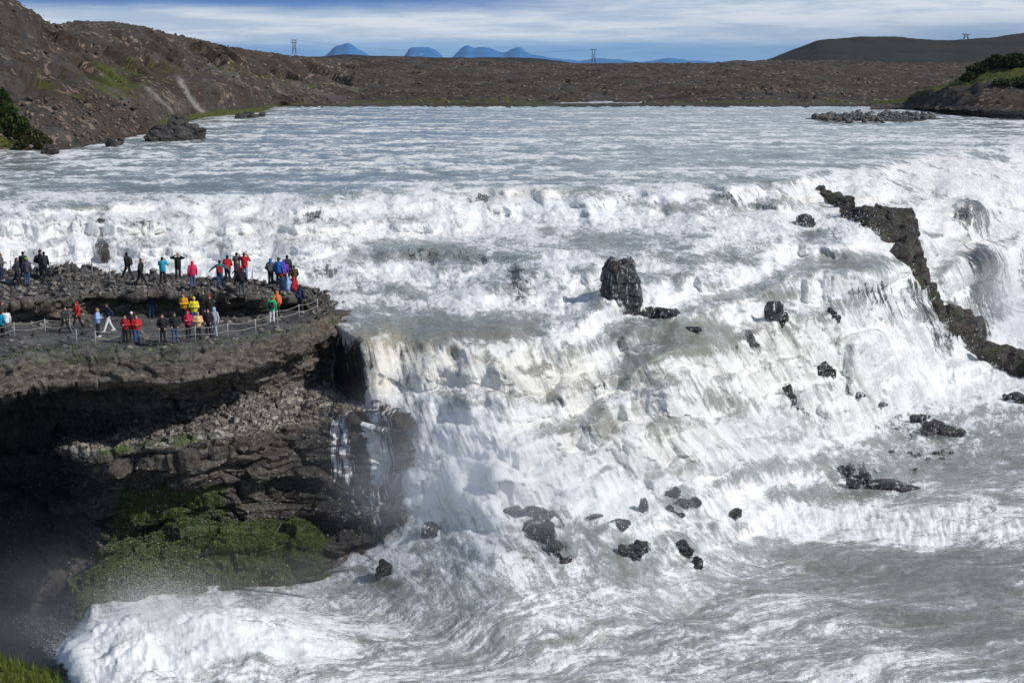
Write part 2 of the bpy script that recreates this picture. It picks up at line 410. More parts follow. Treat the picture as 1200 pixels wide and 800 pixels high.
WK = [(730,357,50),(768,373,60),(907,375,30),(978,374,14),(944,265,34),(966,442,24),(925,475,18),(1085,500,50),(1050,574,70),(1000,570,40),(790,583,18),(806,594,34),(858,606,26),(754,600,16),(697,610,22),
      (726,620,30),(745,654,36),(800,650,20),(815,664,18),(620,610,60),(640,630,44),(450,674,20),(505,628,26),(1188,470,40)]
for u_, v_, w__ in WK:
    m = np.exp(-((UU - u_) / (w__ * .75)) ** 2 - ((VV - v_ + 3) / 6.) ** 2); foamA = np.maximum(foamA, .98 * m)
    m = np.exp(-((UU - u_ - w__ * .3) / (w__ * .45)) ** 2 - ((VV - v_ - 11) / 6.) ** 2); foamA = foamA * (1 - .5 * m)
rockyA = patches(np.zeros_like(UU), [(424,440,13,50,.75),
 (1130,262,24,22,.70),(1146,325,28,36,.72),(1165,370,16,26,.6),(1075,355,26,30,.5),(1030,345,34,20,.55),(1100,400,24,26,.5),(500,302,50,9,.50),(385,322,18,12,.62),(124,292,6,14,.75),
 (560,305,30,9,.5),(612,335,10,30,.5),(880,398,14,18,.6),(940,470,14,20,.5),(1062,498,42,14,.42),(600,470,24,26,.32),(1000,556,24,13,.62),(1052,570,32,6,.6),
 (640,605,44,14,.55),(640,640,30,24,.5),(560,232,26,5,.5),(850,232,22,8,.55),(740,235,80,7,.36),(1195,330,12,40,.55),(365,255,16,7,.5),(150,262,100,5,.34),(705,465,12,22,.4),(470,430,20,30,.25),(980,270,60,14,.35)])
rockyA = np.maximum(rockyA, .95 * np.exp(-((UU - 409) / 22) ** 4 - ((VV - 440) / 50) ** 4))
foamA = foamA * (1 - .8 * np.exp(-((UU - 409) / 22) ** 4 - ((VV - 440) / 50) ** 4))
siltA = patches(np.zeros_like(UU), [(620,440,100,30,.45),(900,430,100,60,.32),(720,520,110,40,.28),(300,270,200,20,.2),(1120,250,60,60,.25),(440,430,26,36,.95),(500,425,50,24,.5),(455,400,30,15,.7),(590,400,50,16,.35),(820,450,60,50,.2),(610,230,60,6,.4),(660,500,60,30,.25),(960,460,80,60,.18),(1000,235,80,12,.25),(1110,215,80,25,.25)])
# shape of the water
X, Y, Z = P[..., 0], P[..., 1], P[..., 2]
A = np.clip(foamA, 0, 1)
pool = sstep(-30, 60, VV - VP)
flatw = 1 - steep
turb = sstep(.45, .85, A) * sstep(0, 25, rel)
h = steep * .30 * fbm(psi / 2.2, arc / 14, 1.1, 3, .5) + turb * .50 * fbm(X / 4.2, Y / 4.2, Z / 4.2, 3)
h += flatw * (1 - pool) * (1 - .6 * sstep(300, 420, Y)) * (.20 * fbm(X / 5.5, Y / 3.6, 1.2, 3, .55) + .35 * np.clip(band, -.3, .8) * (rel < -4) * (1 - .8 * sstep(260, 400, Y)))
acr = (X * .45 - Y * .9) + 2.6 * fbm(X / 8, Y / 8, 31., 3); alo = (X * .9 + Y * .45) + 2.6 * fbm(X / 8, Y / 8, 41., 3)
h += pool * (.80 * fbm(acr / 4.2, alo / 9, 2.1, 4, .5))
for (u, v, ru, rv, hh) in [(190,772,85,26,1.25),(130,783,50,22,.6),(265,765,55,22,.8),(330,752,50,20,.5),(530,575,80,30,.35),(860,540,60,18,.6),(1150,435,40,10,.6),(1132,255,22,14,1.8),(1145,312,26,24,1.8),(505,297,60,9,.5),(1035,322,34,12,.6),(650,320,50,14,.4)]:
    h += hh * np.exp(-((UU - u) / ru) ** 2 - ((VV - v) / rv) ** 2)
up = N.copy(); up[..., 2] += .25; up /= np.linalg.norm(up, axis=-1, keepdims=True)
P2 = P + up * h[..., None]
N2 = grid_normals(P2); N2 *= np.sign(N2[..., 2:3] + 1e-6)
for ax in (0, 1):
    N2 = np.stack([smooth1(N2[..., i], 2, ax) for i in range(3)], -1)
N2 /= np.linalg.norm(N2, axis=-1, keepdims=True)
X, Y, Z = P2[..., 0], P2[..., 1], P2[..., 2]
plume = np.exp(-((UU - 200) / 150) ** 4 - ((VV - 775) / 48) ** 4)
turb = turb * (1 - plume)
h = steep * (1 - plume) * (.20 * fbm(psi / .8, arc / 10, 4.4, 4, .6) + .07 * fbm(X / .9, Y / .9, Z / .9, 3, .6))
h += turb * (.24 * fbm(psi / .9, arc / 4.2, 8.8, 5, .62) + .09 * fbm(X / 1.3, Y / 1.3, Z / 1.3, 4, .65) + .03 * fbm(X / .4, Y / .4, Z / .4, 2))
h += plume * (.60 * billow(X / 2.9, Y / 2.9, Z / 2.9, 5, .6) + .6 * fbm(X / 4.5, Y / 4.5, Z / 4.5, 3) + .12 * fbm(X / .5, Y / .5, Z / .5, 3))
h += flatw * (1 - pool) * .17 * billow(X / 2.0, Y / 1.5, 3.2, 3, .6) * (.4 + A) 
h += pool * (.13 * billow(X / 1.9 + .3 * fbm(X / 3, Y / 3, 1, 2), Y / 1.5, Z / 1.6, 4, .6) * (.35 + A) + .05 * fbm(X / .4, Y / .4, Z, 2))
P2 = P2 + N2 * h[..., None]
water = sheet('river', P2, M_WATER, {'foam': foamA, 'steep': steep, 'flow': flow, 'rocky': rockyA, 'silt': siltA, 'pool': pool, 'swirl': np.stack([acr, alo, 0 * acr], -1)})
tag(water, kind='structure')
def bvh_of(o):
    me = o.data; n = len(me.vertices); co = np.empty(n * 3, np.float32); me.vertices.foreach_get('co', co)
    k = len(me.polygons); f = np.empty(k * 4, np.int32); me.loops.foreach_get('vertex_index', f)
    return BVHTree.FromPolygons(co.reshape(-1, 3).tolist(), f.reshape(-1, 4).tolist())
BW = bvh_of(water)
def hit(bvh, u, v):
    d = Vector([float(q) for q in ray(u, v)]).normalized(); r = bvh.ray_cast(Vector((0, 0, CAMZ)), d)
    return r[0]

# ------------------------------------------------------------------ the rock shelf and its cliff
# rows top to bottom: (u, v, distance)
def zd(v, z): return (z - CAMZ) / ray(0, v)[2] * ray(0, v)[1]
CR = [
 # back skirt, under water level behind the shelf
 ('b0', [(-300,330,118),(0,330,117),(200,330,116),(330,338,114),(372,352,112),(402,366,112)]),
 ('b1', [(-300,318,114.5),(0,318,114.5),(50,317,114.2),(80,311,113),(150,324,111.6),(250,328,110.6),(330,331,110),(355,339,109.6),(385,350,109.5),(408,360,109.5)]),
 ('f1', [(-300,352,102),(0,357,100.9),(60,353,101.6),(120,347,103.8),(200,346,104.2),(300,349,103.4),(330,349,106),(350,351,107.2),(372,358,106.4),(392,358,107.6),(410,362,108.2)]),
 ('f2', [(-300,357,102.8),(0,362,101.6),(60,358,102.4),(120,353,105),(200,352,105.4),(300,355,104.6),(330,354,107.2),(350,355,108.2),(372,362,106.6),(394,360,107.4),(411,363,108)]),
 ('s0', [(-300,374,103.0),(0,378,102.0),(60,377,102.4),(120,371,104.6),(200,371,104.8),(300,368,105.4),(330,361.5,108),(350,361,108.4),(374,366,106.2),(396,362,107),(412,364,107.8)]),
 ('s1', [(-300,440,84),(0,425,87),(45,413,91.5),(100,410,92.5),(200,411,92.3),(260,404,94.0),(300,399,95.3),(350,384,99.5),(385,368,104),(413,366,106.5)]),
 ('l1', [(-300,495,82),(0,466,86),(45,452,90),(100,448,91.2),(200,449,91.0),(260,440,92.6),(300,430,94.0),(350,412,98),(388,395,102),(416,385,105)]),
 ('l2', [(-300,472,92.0),(0,472,95),(45,458,97),(100,454,97),(200,455,95.6),(260,446,96.4),(300,436,97.0),(350,419,100.5),(390,403,104.2),(419,398,106)]),
 ('t1', [(-300,520,99.0),(0,520,102),(45,514,102),(100,512,99),(160,497,97.5),(200,484,97.4),(260,466,98.2),(300,456,98.6),(350,448,101),(392,446,104),(421,448,105)]),
 ('t2', [(-300,540,99.0),(0,540,102),(50,531,98.0),(75,528,92.5),(100,527,91.8),(200,522,92),(260,515,93),(300,508,94),(350,492,96),(392,478,97.2),(450,474,95.3)]),
 ('m1', [(-300,560,100.0),(0,560,103),(60,548,100),(90,542,95.0),(120,540,92.6),(200,537,91.6),(260,529,92.6),(300,524,93.4),(350,508,95.4),(392,494,95.8),(466,492,95.0)]),
 ('m2', [(-300,640,100.0),(0,640,103),(60,628,100),(120,612,94.6),(150,595,93.6),(200,587,92.8),(260,580,93.2),(300,575,93.8),(350,566,94.6),(392,560,94.8),(474,560,94.0)]),
 ('g0', [(-300,692,98.0),(0,692,101),(60,682,94),(110,660,92.2),(150,636,93),(200,615,93),(260,612,93),(300,612,93.2),(350,613,93.8),(392,622,93),(462,604,92.2)]),
 ('g1', [(-300,718,96.0),(0,718,99),(60,700,91),(95,682,86.4),(150,655,88),(200,632,89.3),(260,624,90),(300,624,90.2),(350,626,90.6),(392,634,91),(450,622,91)]),
 ('g2', [(-300,742,94.0),(0,742,97),(60,722,87.5),(95,714,85.6),(150,700,86.6),(200,690,87.8),(260,684,88.6),(300,684,89),(350,684,89.4),(392,680,90.2),(430,666,91.5)]),
 ('g3', [(-300,785,93.0),(0,785,96),(60,765,85),(95,748,85),(150,735,85.6),(200,722,86.6),(260,712,87.6),(300,708,88.2),(350,702,88.8),(392,694,89.6),(425,684,91)]),
 ('g4', [(-300,815,93.0),(0,815,96),(60,800,84.5),(95,770,83),(150,757,84),(200,744,85),(260,733,86),(300,728,86.6),(350,722,87),(392,714,88),(424,700,89)]),
]
subs = [6, 26, 10, 26, 56, 46, 14, 62, 48, 24, 68, 56, 22, 68, 46, 20]
cu = np.linspace(0, 1, 760)
Prow = []; Urow = []
for nm, pts in CR:
    uu = np.array([p[0] for p in pts], float); s = (uu - uu[0]) / (uu[-1] - uu[0])
    # common parameter: screen column, squeezed only near the right end
    uend = uu[-1]
    ucol = -300 + cu * 712; ucol = np.where(ucol > 340, 340 + (ucol - 340) / 72 * (uend - 340), ucol)
    v_ = pchip(uu, [p[1] for p in pts], ucol); d_ = pchip(uu, [p[2] for p in pts], ucol)
    pr = at_d(ucol, v_, d_)
    # the end of the shelf turns away behind the falls
    x0 = pr[-1]
    k = 46; tt = np.linspace(0, 1, k + 1)[1:]
    wrap = np.stack([x0[0] + 1.2 * np.sin(tt * 1.9), x0[1] + 14 * tt ** 1.3, x0[2] - 2.0 * tt], -1)
    pr = np.concatenate([pr, wrap]); Prow.append(pr); Urow.append(np.concatenate([ucol, uend + 8 * tt]))
PC = []; VC = []; RID = []; UC = []
for k in range(len(CR) - 1):
    n = subs[k]
    for i in range(n):
        t = i / n; PC.append(Prow[k] * (1 - t) + Prow[k + 1] * t); RID.append(k + t); UC.append(Urow[k] * (1 - t) + Urow[k + 1] * t)
PC.append(Prow[-1]); RID.append(len(CR) - 1.); UC.append(Urow[-1])
PC = np.array(PC); RID = np.array(RID)[:, None] + 0 * PC[..., 0]; UC = np.array(UC)
PC = smooth1(PC, 2, 0); PC = smooth1(PC, 3, 1)
NC = grid_normals(PC)
sg = np.sign((NC * (np.array([0, 0, CAMZ]) - PC)).sum(-1, keepdims=True)); NC *= sg
X, Y, Z = PC[..., 0], PC[..., 1], PC[..., 2]
def win(a, b, s=.35): return sstep(a - s, a + s, RID) * (1 - sstep(b - s, b + s, RID))
topU = win(.8, 2.0, .15)                       # upper slab
topL = win(3.9, 5.0, .12)                      # lower floor
flat = np.clip(topU * .0 + topL, 0, 1)
lump = blocks(X / 3.2, Y / 3.2, Z / 1.1 + .2 * fbm(X / 4, Y / 4, 0, 2))
lump2 = blocks(X / 1.1, Y / 1.1, Z / .55)
lay = perlin(X / 14, Y / 14, Z / .38) + .6 * perlin(X / 6, Y / 6, Z / .16)
big = fbm(X / 7, Y / 7, Z / 5, 3)
screeA = win(8.0, 9.15, .25) * sstep(30, 120, UC) * (1 - .35 * sstep(385, 410, UC))
mossA = np.clip(win(12.1, 14.6, .5) * sstep(60, 110, UC) * 1.0 * (1 - .8 * sstep(355, 400, UC)) , 0, 1)
mossA = np.maximum(mossA, .85 * win(10.7, 12.0, .35) * sstep(100, 150, UC) * (1 - sstep(235, 300, UC)))
mossA = np.maximum(mossA, .55 * win(8.85, 9.3, .12) * sstep(90, 130, UC) * (1 - sstep(210, 300, UC)))
mossA = np.maximum(mossA, .32 * win(4.7, 5.6, .25)); mossA = np.maximum(mossA, .30 * win(11, 12.4, .3) * sstep(200, 300, UC))
mossA = np.maximum(mossA, .3 * win(7.8, 9.0, .3) * sstep(150, 250, UC))
mossA = np.maximum(mossA, .5 * win(2.5, 3.9, .3) * sstep(-.2, .4, fbm(X / 5, Y, Z, 2)))
rustA = np.clip(win(8.6, 9.4, .3) * sstep(350, 400, UC) + win(9.2, 11.2, .3) * sstep(372, 400, UC) * .8 + .4 * win(4.8, 6, .3) * sstep(330, 400, UC), 0, 1)
wetShadeA = np.clip(.85 * win(9.2, 13, .4) * sstep(300, 420, UC) + .8 * win(14.2, 16, .4) + .9 * win(5.6, 8.6, .4) * sstep(392, 412, UC) + .45 * win(9.4, 13.5, .4) + .8 * (1 - sstep(20, 130, UC)) * win(6.5, 16, .5), 0, 1)  # damp rock; the last term paints shade into the left hollow
fallA = np.zeros_like(X)
def band_u(a, b, s=4): return sstep(a - s, a + s, UC) * (1 - sstep(b - s, b + s, UC))
uj = UC + 3.5 * fbm(Z / 2.0, X * 0 + 3.1, Z * 0, 3)
fallA += win(9.3, 11.0, .15) * np.exp(-np.abs((uj - 392) / 4) ** 3) * .85
fallA += win(9.4, 11.0, .15) * np.exp(-np.abs((uj - 404) / 6.5) ** 3) * .95
fallA += win(8.7, 11.0, .2) * np.exp(-np.abs((uj - 431 - 4 * (RID - 9)) / 8) ** 3) * 1.35
fallA += win(9.2, 11.0, .2) * np.exp(-np.abs((uj - 452) / 9) ** 3) * .5
fallA += win(8.6, 9.3, .15) * np.exp(-np.abs((uj - 440) / 15) ** 3) * .6
fallA += win(10.9, 12.6, .2) * band_u(426, 452, 8) * .5
fallA *= (np.arange(PC.shape[1]) < 760)[None, :]
rockh = np.where(topL > .5, .06, 1.0)
rim = win(4.8, 7.6, .4)
h = .85 * lump * win(5, 16, .3) * (1 - .75 * screeA) * (1 - .8 * rim) + .30 * lump2 * win(5, 16, .3)
h += .18 * lay * win(5, 16, .3) * (1 - screeA) + .75 * big * win(8, 16, .4)
h += topU * (.30 * lump + .20 * lump2 + .18 * lay + .25 * big)
h += win(2, 3.9, .2) * (.45 * lump + .25 * lump2)
h += topL * (.07 * fbm(X / 2, Y / 1.2, 3, 4) + .04 * lump2)
h += screeA * .12 * fbm(X / .5, Y / .5, Z / .5, 2)
mm = sstep(.4, .8, mossA)
h = h * (1 - .5 * mm) + mm * (.42 * fbm(X / 3.2, Y / 3.2, Z / 3.2, 4) + .25 * billow(X / 1.1, Y / 1.1, Z / 1.1, 3))
h += .05 * fbm(X / .35, Y / .35, Z / .35, 2) * (1 - .6 * topL)
PC2 = PC + NC * h[..., None]
arcC = np.concatenate([np.zeros((1, PC.shape[1])), np.cumsum(np.linalg.norm(np.diff(PC, axis=0), axis=-1), 0)], 0)
flC = np.stack([UC * .05, arcC, 0 * arcC], -1)
topA = np.clip(topU + topL + win(4.6, 5.3, .2) * .6, 0, 1)
cliff = sheet('cliff', PC2, M_CLIFF, {'moss': mossA, 'scree': screeA, 'top': topA, 'fall': fallA, 'flow': flC, 'rust': rustA, 'wet': wetShadeA})
tag(cliff, kind='structure')
BC = bvh_of(cliff)

# ------------------------------------------------------------------ land beyond: left hill, far heath, right shore
def loft(rws, subs, us_, name, mat, disp=None, smooth=1, attrs=None):
    R = [at_d(us_, pchip([p[0] for p in r], [p[1] for p in r], us_), pchip([p[0] for p in r], [p[2] for p in r], us_)) for r in rws]
    out = []; rid = []
    for k in range(len(R) - 1):
        for i in range(subs[k]):
            t = i / subs[k]; out.append(R[k] * (1 - t) + R[k + 1] * t); rid.append(k + t)
    out.append(R[-1]); rid.append(len(R) - 1.)
    Q = np.array(out); Rd = np.array(rid)[:, None] + 0 * Q[..., 0]; Uq = us_[None, :] + 0 * Rd
    Q = smooth1(Q, smooth, 0)
    Nq = grid_normals(Q); Nq *= np.sign(Nq[..., 2:3] + 1e-9)
    if disp is not None: Q2 = Q + Nq * disp(Q, Rd, Uq)[..., None]
    else: Q2 = Q
    arc_ = np.concatenate([np.zeros((1, Q.shape[1])), np.cumsum(np.linalg.norm(np.diff(Q, axis=0), axis=-1), 0)], 0)
    A_ = {'flow': np.stack([Q[..., 0] + .5 * Q[..., 1], arc_, 0 * arc_], -1)}
    for k_, fn in (attrs or {}).items(): A_[k_] = fn(Q, Rd, Uq)
    return sheet(name, Q2, mat, A_, flip=True)
def g(a, c, w): return np.exp(-((a - c) / w) ** 2)
# shore (v by u), z about 19 -> distance
def dshore(v, z=18.6): return float(zd(v, z))
sh = [(-300,215),(0,181),(60,184),(100,176),(150,168),(200,152),(245,141),(300,135),(318,130),(330,126.5),(420,124.5)]
left_hill = loft([
  [(u, v + 4, dshore(v + 3, 17.6)) for u, v in sh],
  [(u, v - 1.5, dshore(v) + 3) for u, v in sh],
  [(-300,120,190),(0,138,225),(60,140,232),(100,135,247),(150,120,280),(200,110,318),(250,104,350),(300,106,388),(330,110,435),(420,114,475)],
  [(-300,60,225),(0,72,262),(60,80,270),(100,80,292),(150,74,338),(200,72,375),(250,74,410),(300,82,455),(330,88,500),(420,97,560)],
  [(-300,-20,270),(0,-12,298),(30,8,300),(42,14,305),(52,22,325),(62,27,345),(80,25.5,360),(110,24,372),(140,26,385),(180,34,400),(230,46,430),(300,60,500),(345,65,560),(420,70,650)],
  [(-300,40,420),(0,50,430),(60,60,450),(150,64,520),(230,68,600),(300,72,700),(420,74,900)],
 ], [4, 60, 90, 110, 20], np.linspace(-300, 420, 560), 'hill', M_LAND,
 disp=lambda Q, R, Uq: sstep(.6, 1.6, R) * (1 - .85 * sstep(3.5, 4, R)) * (3.0 * fbm(Q[..., 0] / 26 + .4 * Q[..., 1] / 26, Q[..., 1] / 60, Q[..., 2] / 26, 5, .55) + 2.6 * sstep(2.3, 3.0, R) * (1 - sstep(3.6, 3.95, R)) * blocks(Q[..., 0] / 11, Q[..., 1] / 11, Q[..., 2] / 8)) + .5 * fbm(Q[..., 0] / 2.2, Q[..., 1] / 2.2, Q[..., 2] / 2.2, 3, .6) + .25 * blocks(Q[..., 0] / 3, Q[..., 1] / 3, Q[..., 2] / 3),
 attrs={'green': lambda Q, R, Uq: np.clip(.75 * g(R, 1.15, .16) * sstep(150, 190, Uq) + .95 * (1 - sstep(8, 42, Uq)) * sstep(1.0, 1.25, R) * (1 - sstep(2.0, 2.5, R)) + .30 * g(Uq - 40 * (3 - R), 120, 22) * sstep(1.2, 1.6, R) * (1 - sstep(3, 3.4, R)) + .42 * g(R, 2.6, .7) * (Uq > 40), 0, 1),
        'pale': lambda Q, R, Uq: .9 * g(Uq - 14 + 55 * (R - 1), 0, 3.5) * (R < 1.3) * (R > .8) + .22 * sstep(.05, .4, fbm(Q[..., 0] / 9 + Q[..., 1] / 18, R * .5, 1, 3)) * sstep(1.2, 1.6, R) * (1 - sstep(2.6, 3, R)) + .8 * g(Uq + 26 * (R - 1.2), 240, 3.2) * sstep(1.1, 1.3, R) * (1 - sstep(2.2, 2.6, R)) + .55 * g(Uq + 34 * (R - 2), 175, 2.5) * sstep(1.2, 1.5, R) * (1 - sstep(2.2, 2.5, R))})
tag(left_hill, kind='structure')
farU = np.linspace(180, 1500, 640)
plain = loft([
  [(180,127,418),(1500,127,418)],
  [(180,123.0,440),(600,122.8,441),(1000,122.6,442),(1500,122,445)],
  [(180,118,470),(500,118,475),(800,117,475),(1000,118,480),(1500,118,480)],
  [(180,96,640),(500,98,640),(650,94,660),(800,92,640),(1000,98,640),(1500,97,640)],
  [(180,76,860),(380,70,880),(430,67,900),(520,69,900),(640,73,900),(700,75,930),(800,75,950),(900,71,950),(1000,72,960),(1100,74,960),(1200,76,980),(1500,76,980)],
  [(180,80,2200),(600,76,2200),(1500,78,2200)],
  [(180,78,6000),(600,75,6000),(1500,76,6000)],
 ], [3, 8, 60, 70, 20, 6], farU, 'heath', M_LAND,
 disp=lambda Q, R, Uq: sstep(1.2, 2, R) * (1 - .8 * sstep(4, 5, R)) * (2.2 * fbm(Q[..., 0] / 60, Q[..., 1] / 60, 1, 5, .55) + .9 * blocks(Q[..., 0] / 9, Q[..., 1] / 9, Q[..., 2] / 9)) + .15 * fbm(Q[..., 0] / 3, Q[..., 1] / 3, 1, 2),
 attrs={'green': lambda Q, R, Uq: np.clip(.62 * g(R, 1.6, .5) + .5 * g(Uq, 610, 30) * g(R, 3.1, .12), 0, 1), 'pale': lambda Q, R, Uq: 0 * R})
tag(plain, kind='structure')
def ridge(name, pts, d, depth, mat, disp_a, attrs=None, u0=None, u1=None):
    u0 = pts[0][0]; u1 = pts[-1][0]
    us_ = np.linspace(u0, u1, 260)
    o = loft([[(u, 84, d - depth) for u, v in pts], [(u, v, d) for u, v in pts], [(u, 80, d + depth) for u, v in pts]], [40, 12], us_, name, mat,
      disp=lambda Q, R, Uq: disp_a * fbm(Q[..., 0] / (disp_a * 14), Q[..., 1] / (disp_a * 14), Q[..., 2] / (disp_a * 6), 5, .6) * sstep(0, .4, R), attrs=attrs or {'green': lambda Q, R, Uq: .35 + 0 * R, 'pale': lambda Q, R, Uq: 0 * R})
    tag(o, kind='structure'); return o
def mat_dark():
    t = NT('dark_moor'); n = t.noise(t.pos(), .02, 6, .7)
    return t.fin(t.mix(n, (.022, .024, .022), (.060, .056, .048)), .9, .1)
M_DARK = mat_dark()
ridge('hill', [(880,76),(896,71),(915,63),(935,56),(950,51),(958,47),(990,44),(1030,41.5),(1075,44),(1100,46),(1150,44),(1200,39),(1300,34),(1500,30)], 1500, 260, M_DARK, 3)
ridge('hill', [(-100,70),(380,66),(400,64),(440,65),(480,66),(520,67.5),(600,67),(640,70),(670,74),(690,79)], 1700, 200, M_DARK, 1.5)
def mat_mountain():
    t = NT('snowy_mountain_haze_tint'); p = t.pos()
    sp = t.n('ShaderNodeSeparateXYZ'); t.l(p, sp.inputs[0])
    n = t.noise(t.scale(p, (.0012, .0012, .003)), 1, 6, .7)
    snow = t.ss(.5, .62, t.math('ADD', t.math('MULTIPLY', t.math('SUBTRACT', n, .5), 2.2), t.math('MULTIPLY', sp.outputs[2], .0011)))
    return t.fin(t.mix(snow, (.030, .16, .38), (.55, .68, .84)), .9, .1)  # blue of the distance haze is put into rock and snow colour
M_MT = mat_mountain()
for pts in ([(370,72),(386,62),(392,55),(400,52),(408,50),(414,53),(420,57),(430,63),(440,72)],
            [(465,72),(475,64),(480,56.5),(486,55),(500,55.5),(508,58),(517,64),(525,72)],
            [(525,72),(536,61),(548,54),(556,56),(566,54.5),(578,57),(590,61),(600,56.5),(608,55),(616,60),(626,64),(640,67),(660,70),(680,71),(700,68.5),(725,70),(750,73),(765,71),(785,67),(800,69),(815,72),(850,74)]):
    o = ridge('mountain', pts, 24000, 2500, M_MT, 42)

# right shore: grassy bank with bushes
rb = loft([
  [(1020,128,400),(1060,127,400),(1100,128,370),(1150,129,345),(1200,130,335),(1400,134,320)],
  [(1020,124,432),(1060,123,425),(1085,122,392),(1110,123,372),(1150,125,352),(1200,126,345),(1400,129,330)],
  [(1020,121,440),(1060,118,436),(1085,108,400),(1110,103,386),(1135,100,375),(1150,97,370),(1200,98,365),(1400,95,350)],
  [(1020,120,450),(1060,116,446),(1085,106,425),(1110,99,412),(1140,84,402),(1160,76,396),(1200,68,392),(1400,55,370)],
  [(1020,121,520),(1085,112,520),(1140,100,520),(1200,90,520),(1400,80,500)],
 ], [6, 34, 50, 10], np.linspace(1020, 1400, 240), 'riverbank', M_LAND,
 disp=lambda Q, R, Uq: sstep(.6, 1.5, R) * (1.3 * fbm(Q[..., 0] / 9, Q[..., 1] / 9, Q[..., 2] / 7, 4)) + .3 * blocks(Q[..., 0] / 2.5, Q[..., 1] / 2.5, Q[..., 2] / 2.5),
 attrs={'green': lambda Q, R, Uq: np.clip(.15 + .75 * sstep(1.8, 2.3, R), 0, 1), 'pale': lambda Q, R, Uq: 0 * R})
tag(rb, kind='structure')
# near bank in the lower left corner
nb = loft([
  [(-300,700,24),(0,776,22),(25,786,21),(55,797,20.5),(90,830,20)],
  [(-300,720,20),(0,781,19.5),(25,791,19),(55,803,18.5),(90,836,18)],
  [(-300,1000,12),(0,1000,12),(25,1010,12),(55,1010,12),(90,1020,12)],
 ], [6, 30], np.linspace(-300, 90, 120), 'near_bank', M_LAND, disp=lambda Q, R, Uq: .12 * fbm(Q[..., 0] / .7, Q[..., 1] / .7, 1, 4),
 attrs={'green': lambda Q, R, Uq: 1.0 + 0 * R, 'pale': lambda Q, R, Uq: 0 * R})
tag(nb, kind='structure')
# river bed / valley floor: one sheet that carries everything to the horizon
gz = at_z(np.array([-9000, 10000.]), np.array([300, 300.]), 0)
bed = mesh_obj('ground', [(-9000, -200, -8), (9000, -200, -8), (9000, 448, -8), (-9000, 448, -8), (-40000, 448, 17.5), (40000, 448, 17.5), (40000, 30000, 18), (-40000, 30000, 18)], [(0, 1, 2, 3), (4, 5, 6, 7)], M_DARK, smooth=False)
tag(bed, kind='structure')

# ------------------------------------------------------------------ scattered stones, tufts and spray (nobody could count these)
def ico_small():
    v = np.array([(1,0,0),(-1,0,0),(0,1,0),(0,-1,0),(0,0,1),(0,0,-1)], np.float32)
    f = np.array([(0,2,4),(2,1,4),(1,3,4),(3,0,4),(2,0,5),(1,2,5),(3,1,5),(0,3,5)])
    return v, f
def scatter_mesh(name, pts, sizes, mat, flatz=.7, v0=None, f0=None, jit=.35):
    if v0 is None: v0, f0 = ico_small()
    n = len(pts); k = len(v0)
    ang = RNG.random((n, 1)) * 6.283; c, s = np.cos(ang), np.sin(ang)
    vv = v0[None] * (1 + jit * (RNG.random((n, k, 3)) - .5) * 2)
    tilt = (RNG.random((n, 1)) - .5) * 1.6
    x, y, z = vv[..., 0], vv[..., 1], vv[..., 2] * flatz
    y, z = y * np.cos(tilt) - z * np.sin(tilt), y * np.sin(tilt) + z * np.cos(tilt)
    x, y = x * c - y * s, x * s + y * c
    V = np.stack([x, y, z], -1) * sizes[:, None, None] + pts[:, None, :]
    Fc = (f0[None] + (np.arange(n) * k)[:, None, None]).reshape(-1, f0.shape[1])
    return mesh_obj(name, V.reshape(-1, 3), Fc, mat, smooth=False)
def sample(Pg, W, n):
    w = np.maximum(W, 0).ravel(); w = w / w.sum()
    idx = RNG.choice(len(w), n, p=w); q = Pg.reshape(-1, 3)[idx]; return q, idx
def area(Pg):
    a = np.linalg.norm(np.cross(np.gradient(Pg, axis=0), np.gradient(Pg, axis=1)), axis=-1); return a
M_STONE = (lambda: (lambda t: t.fin(t.mix(t.n('ShaderNodeNewGeometry').outputs['Random Per Island'], (.035, .032, .030), (.24, .215, .19)), .85, .3))(NT('loose_stone')))()
M_STONE2 = (lambda: (lambda t: t.fin(t.mix(t.n('ShaderNodeNewGeometry').outputs['Random Per Island'], (.030, .024, .020), (.24, .175, .135)), .85, .3))(NT('heath_stone')))()
a_ = area(PC)
inview = (UC > -30)
q, _ = sample(PC2, a_ * inview * (screeA * 1.0 + .10 * win(9.2, 12.5, .3) + .35 * win(11.6, 12.6, .3) * (UC > 150)), 24000)
tag(scatter_mesh('scree', q, .028 + .11 * RNG.random(len(q)) ** 3, M_STONE), 'grey stones and gravel lying on the slope under the rock shelf', 'gravel', kind='stuff')
q, _ = sample(PC2, a_ * inview * (topU + .12 * topL + 1.2 * win(2.6, 3.9, .2) * (UC < 120)), 3200)
q[:, 2] += .04
tag(scatter_mesh('rubble', q, .07 + .26 * RNG.random(len(q)) ** 3, M_STONE, .45), 'flat broken slabs and rubble strewn over the rock shelf', 'rubble', kind='stuff')
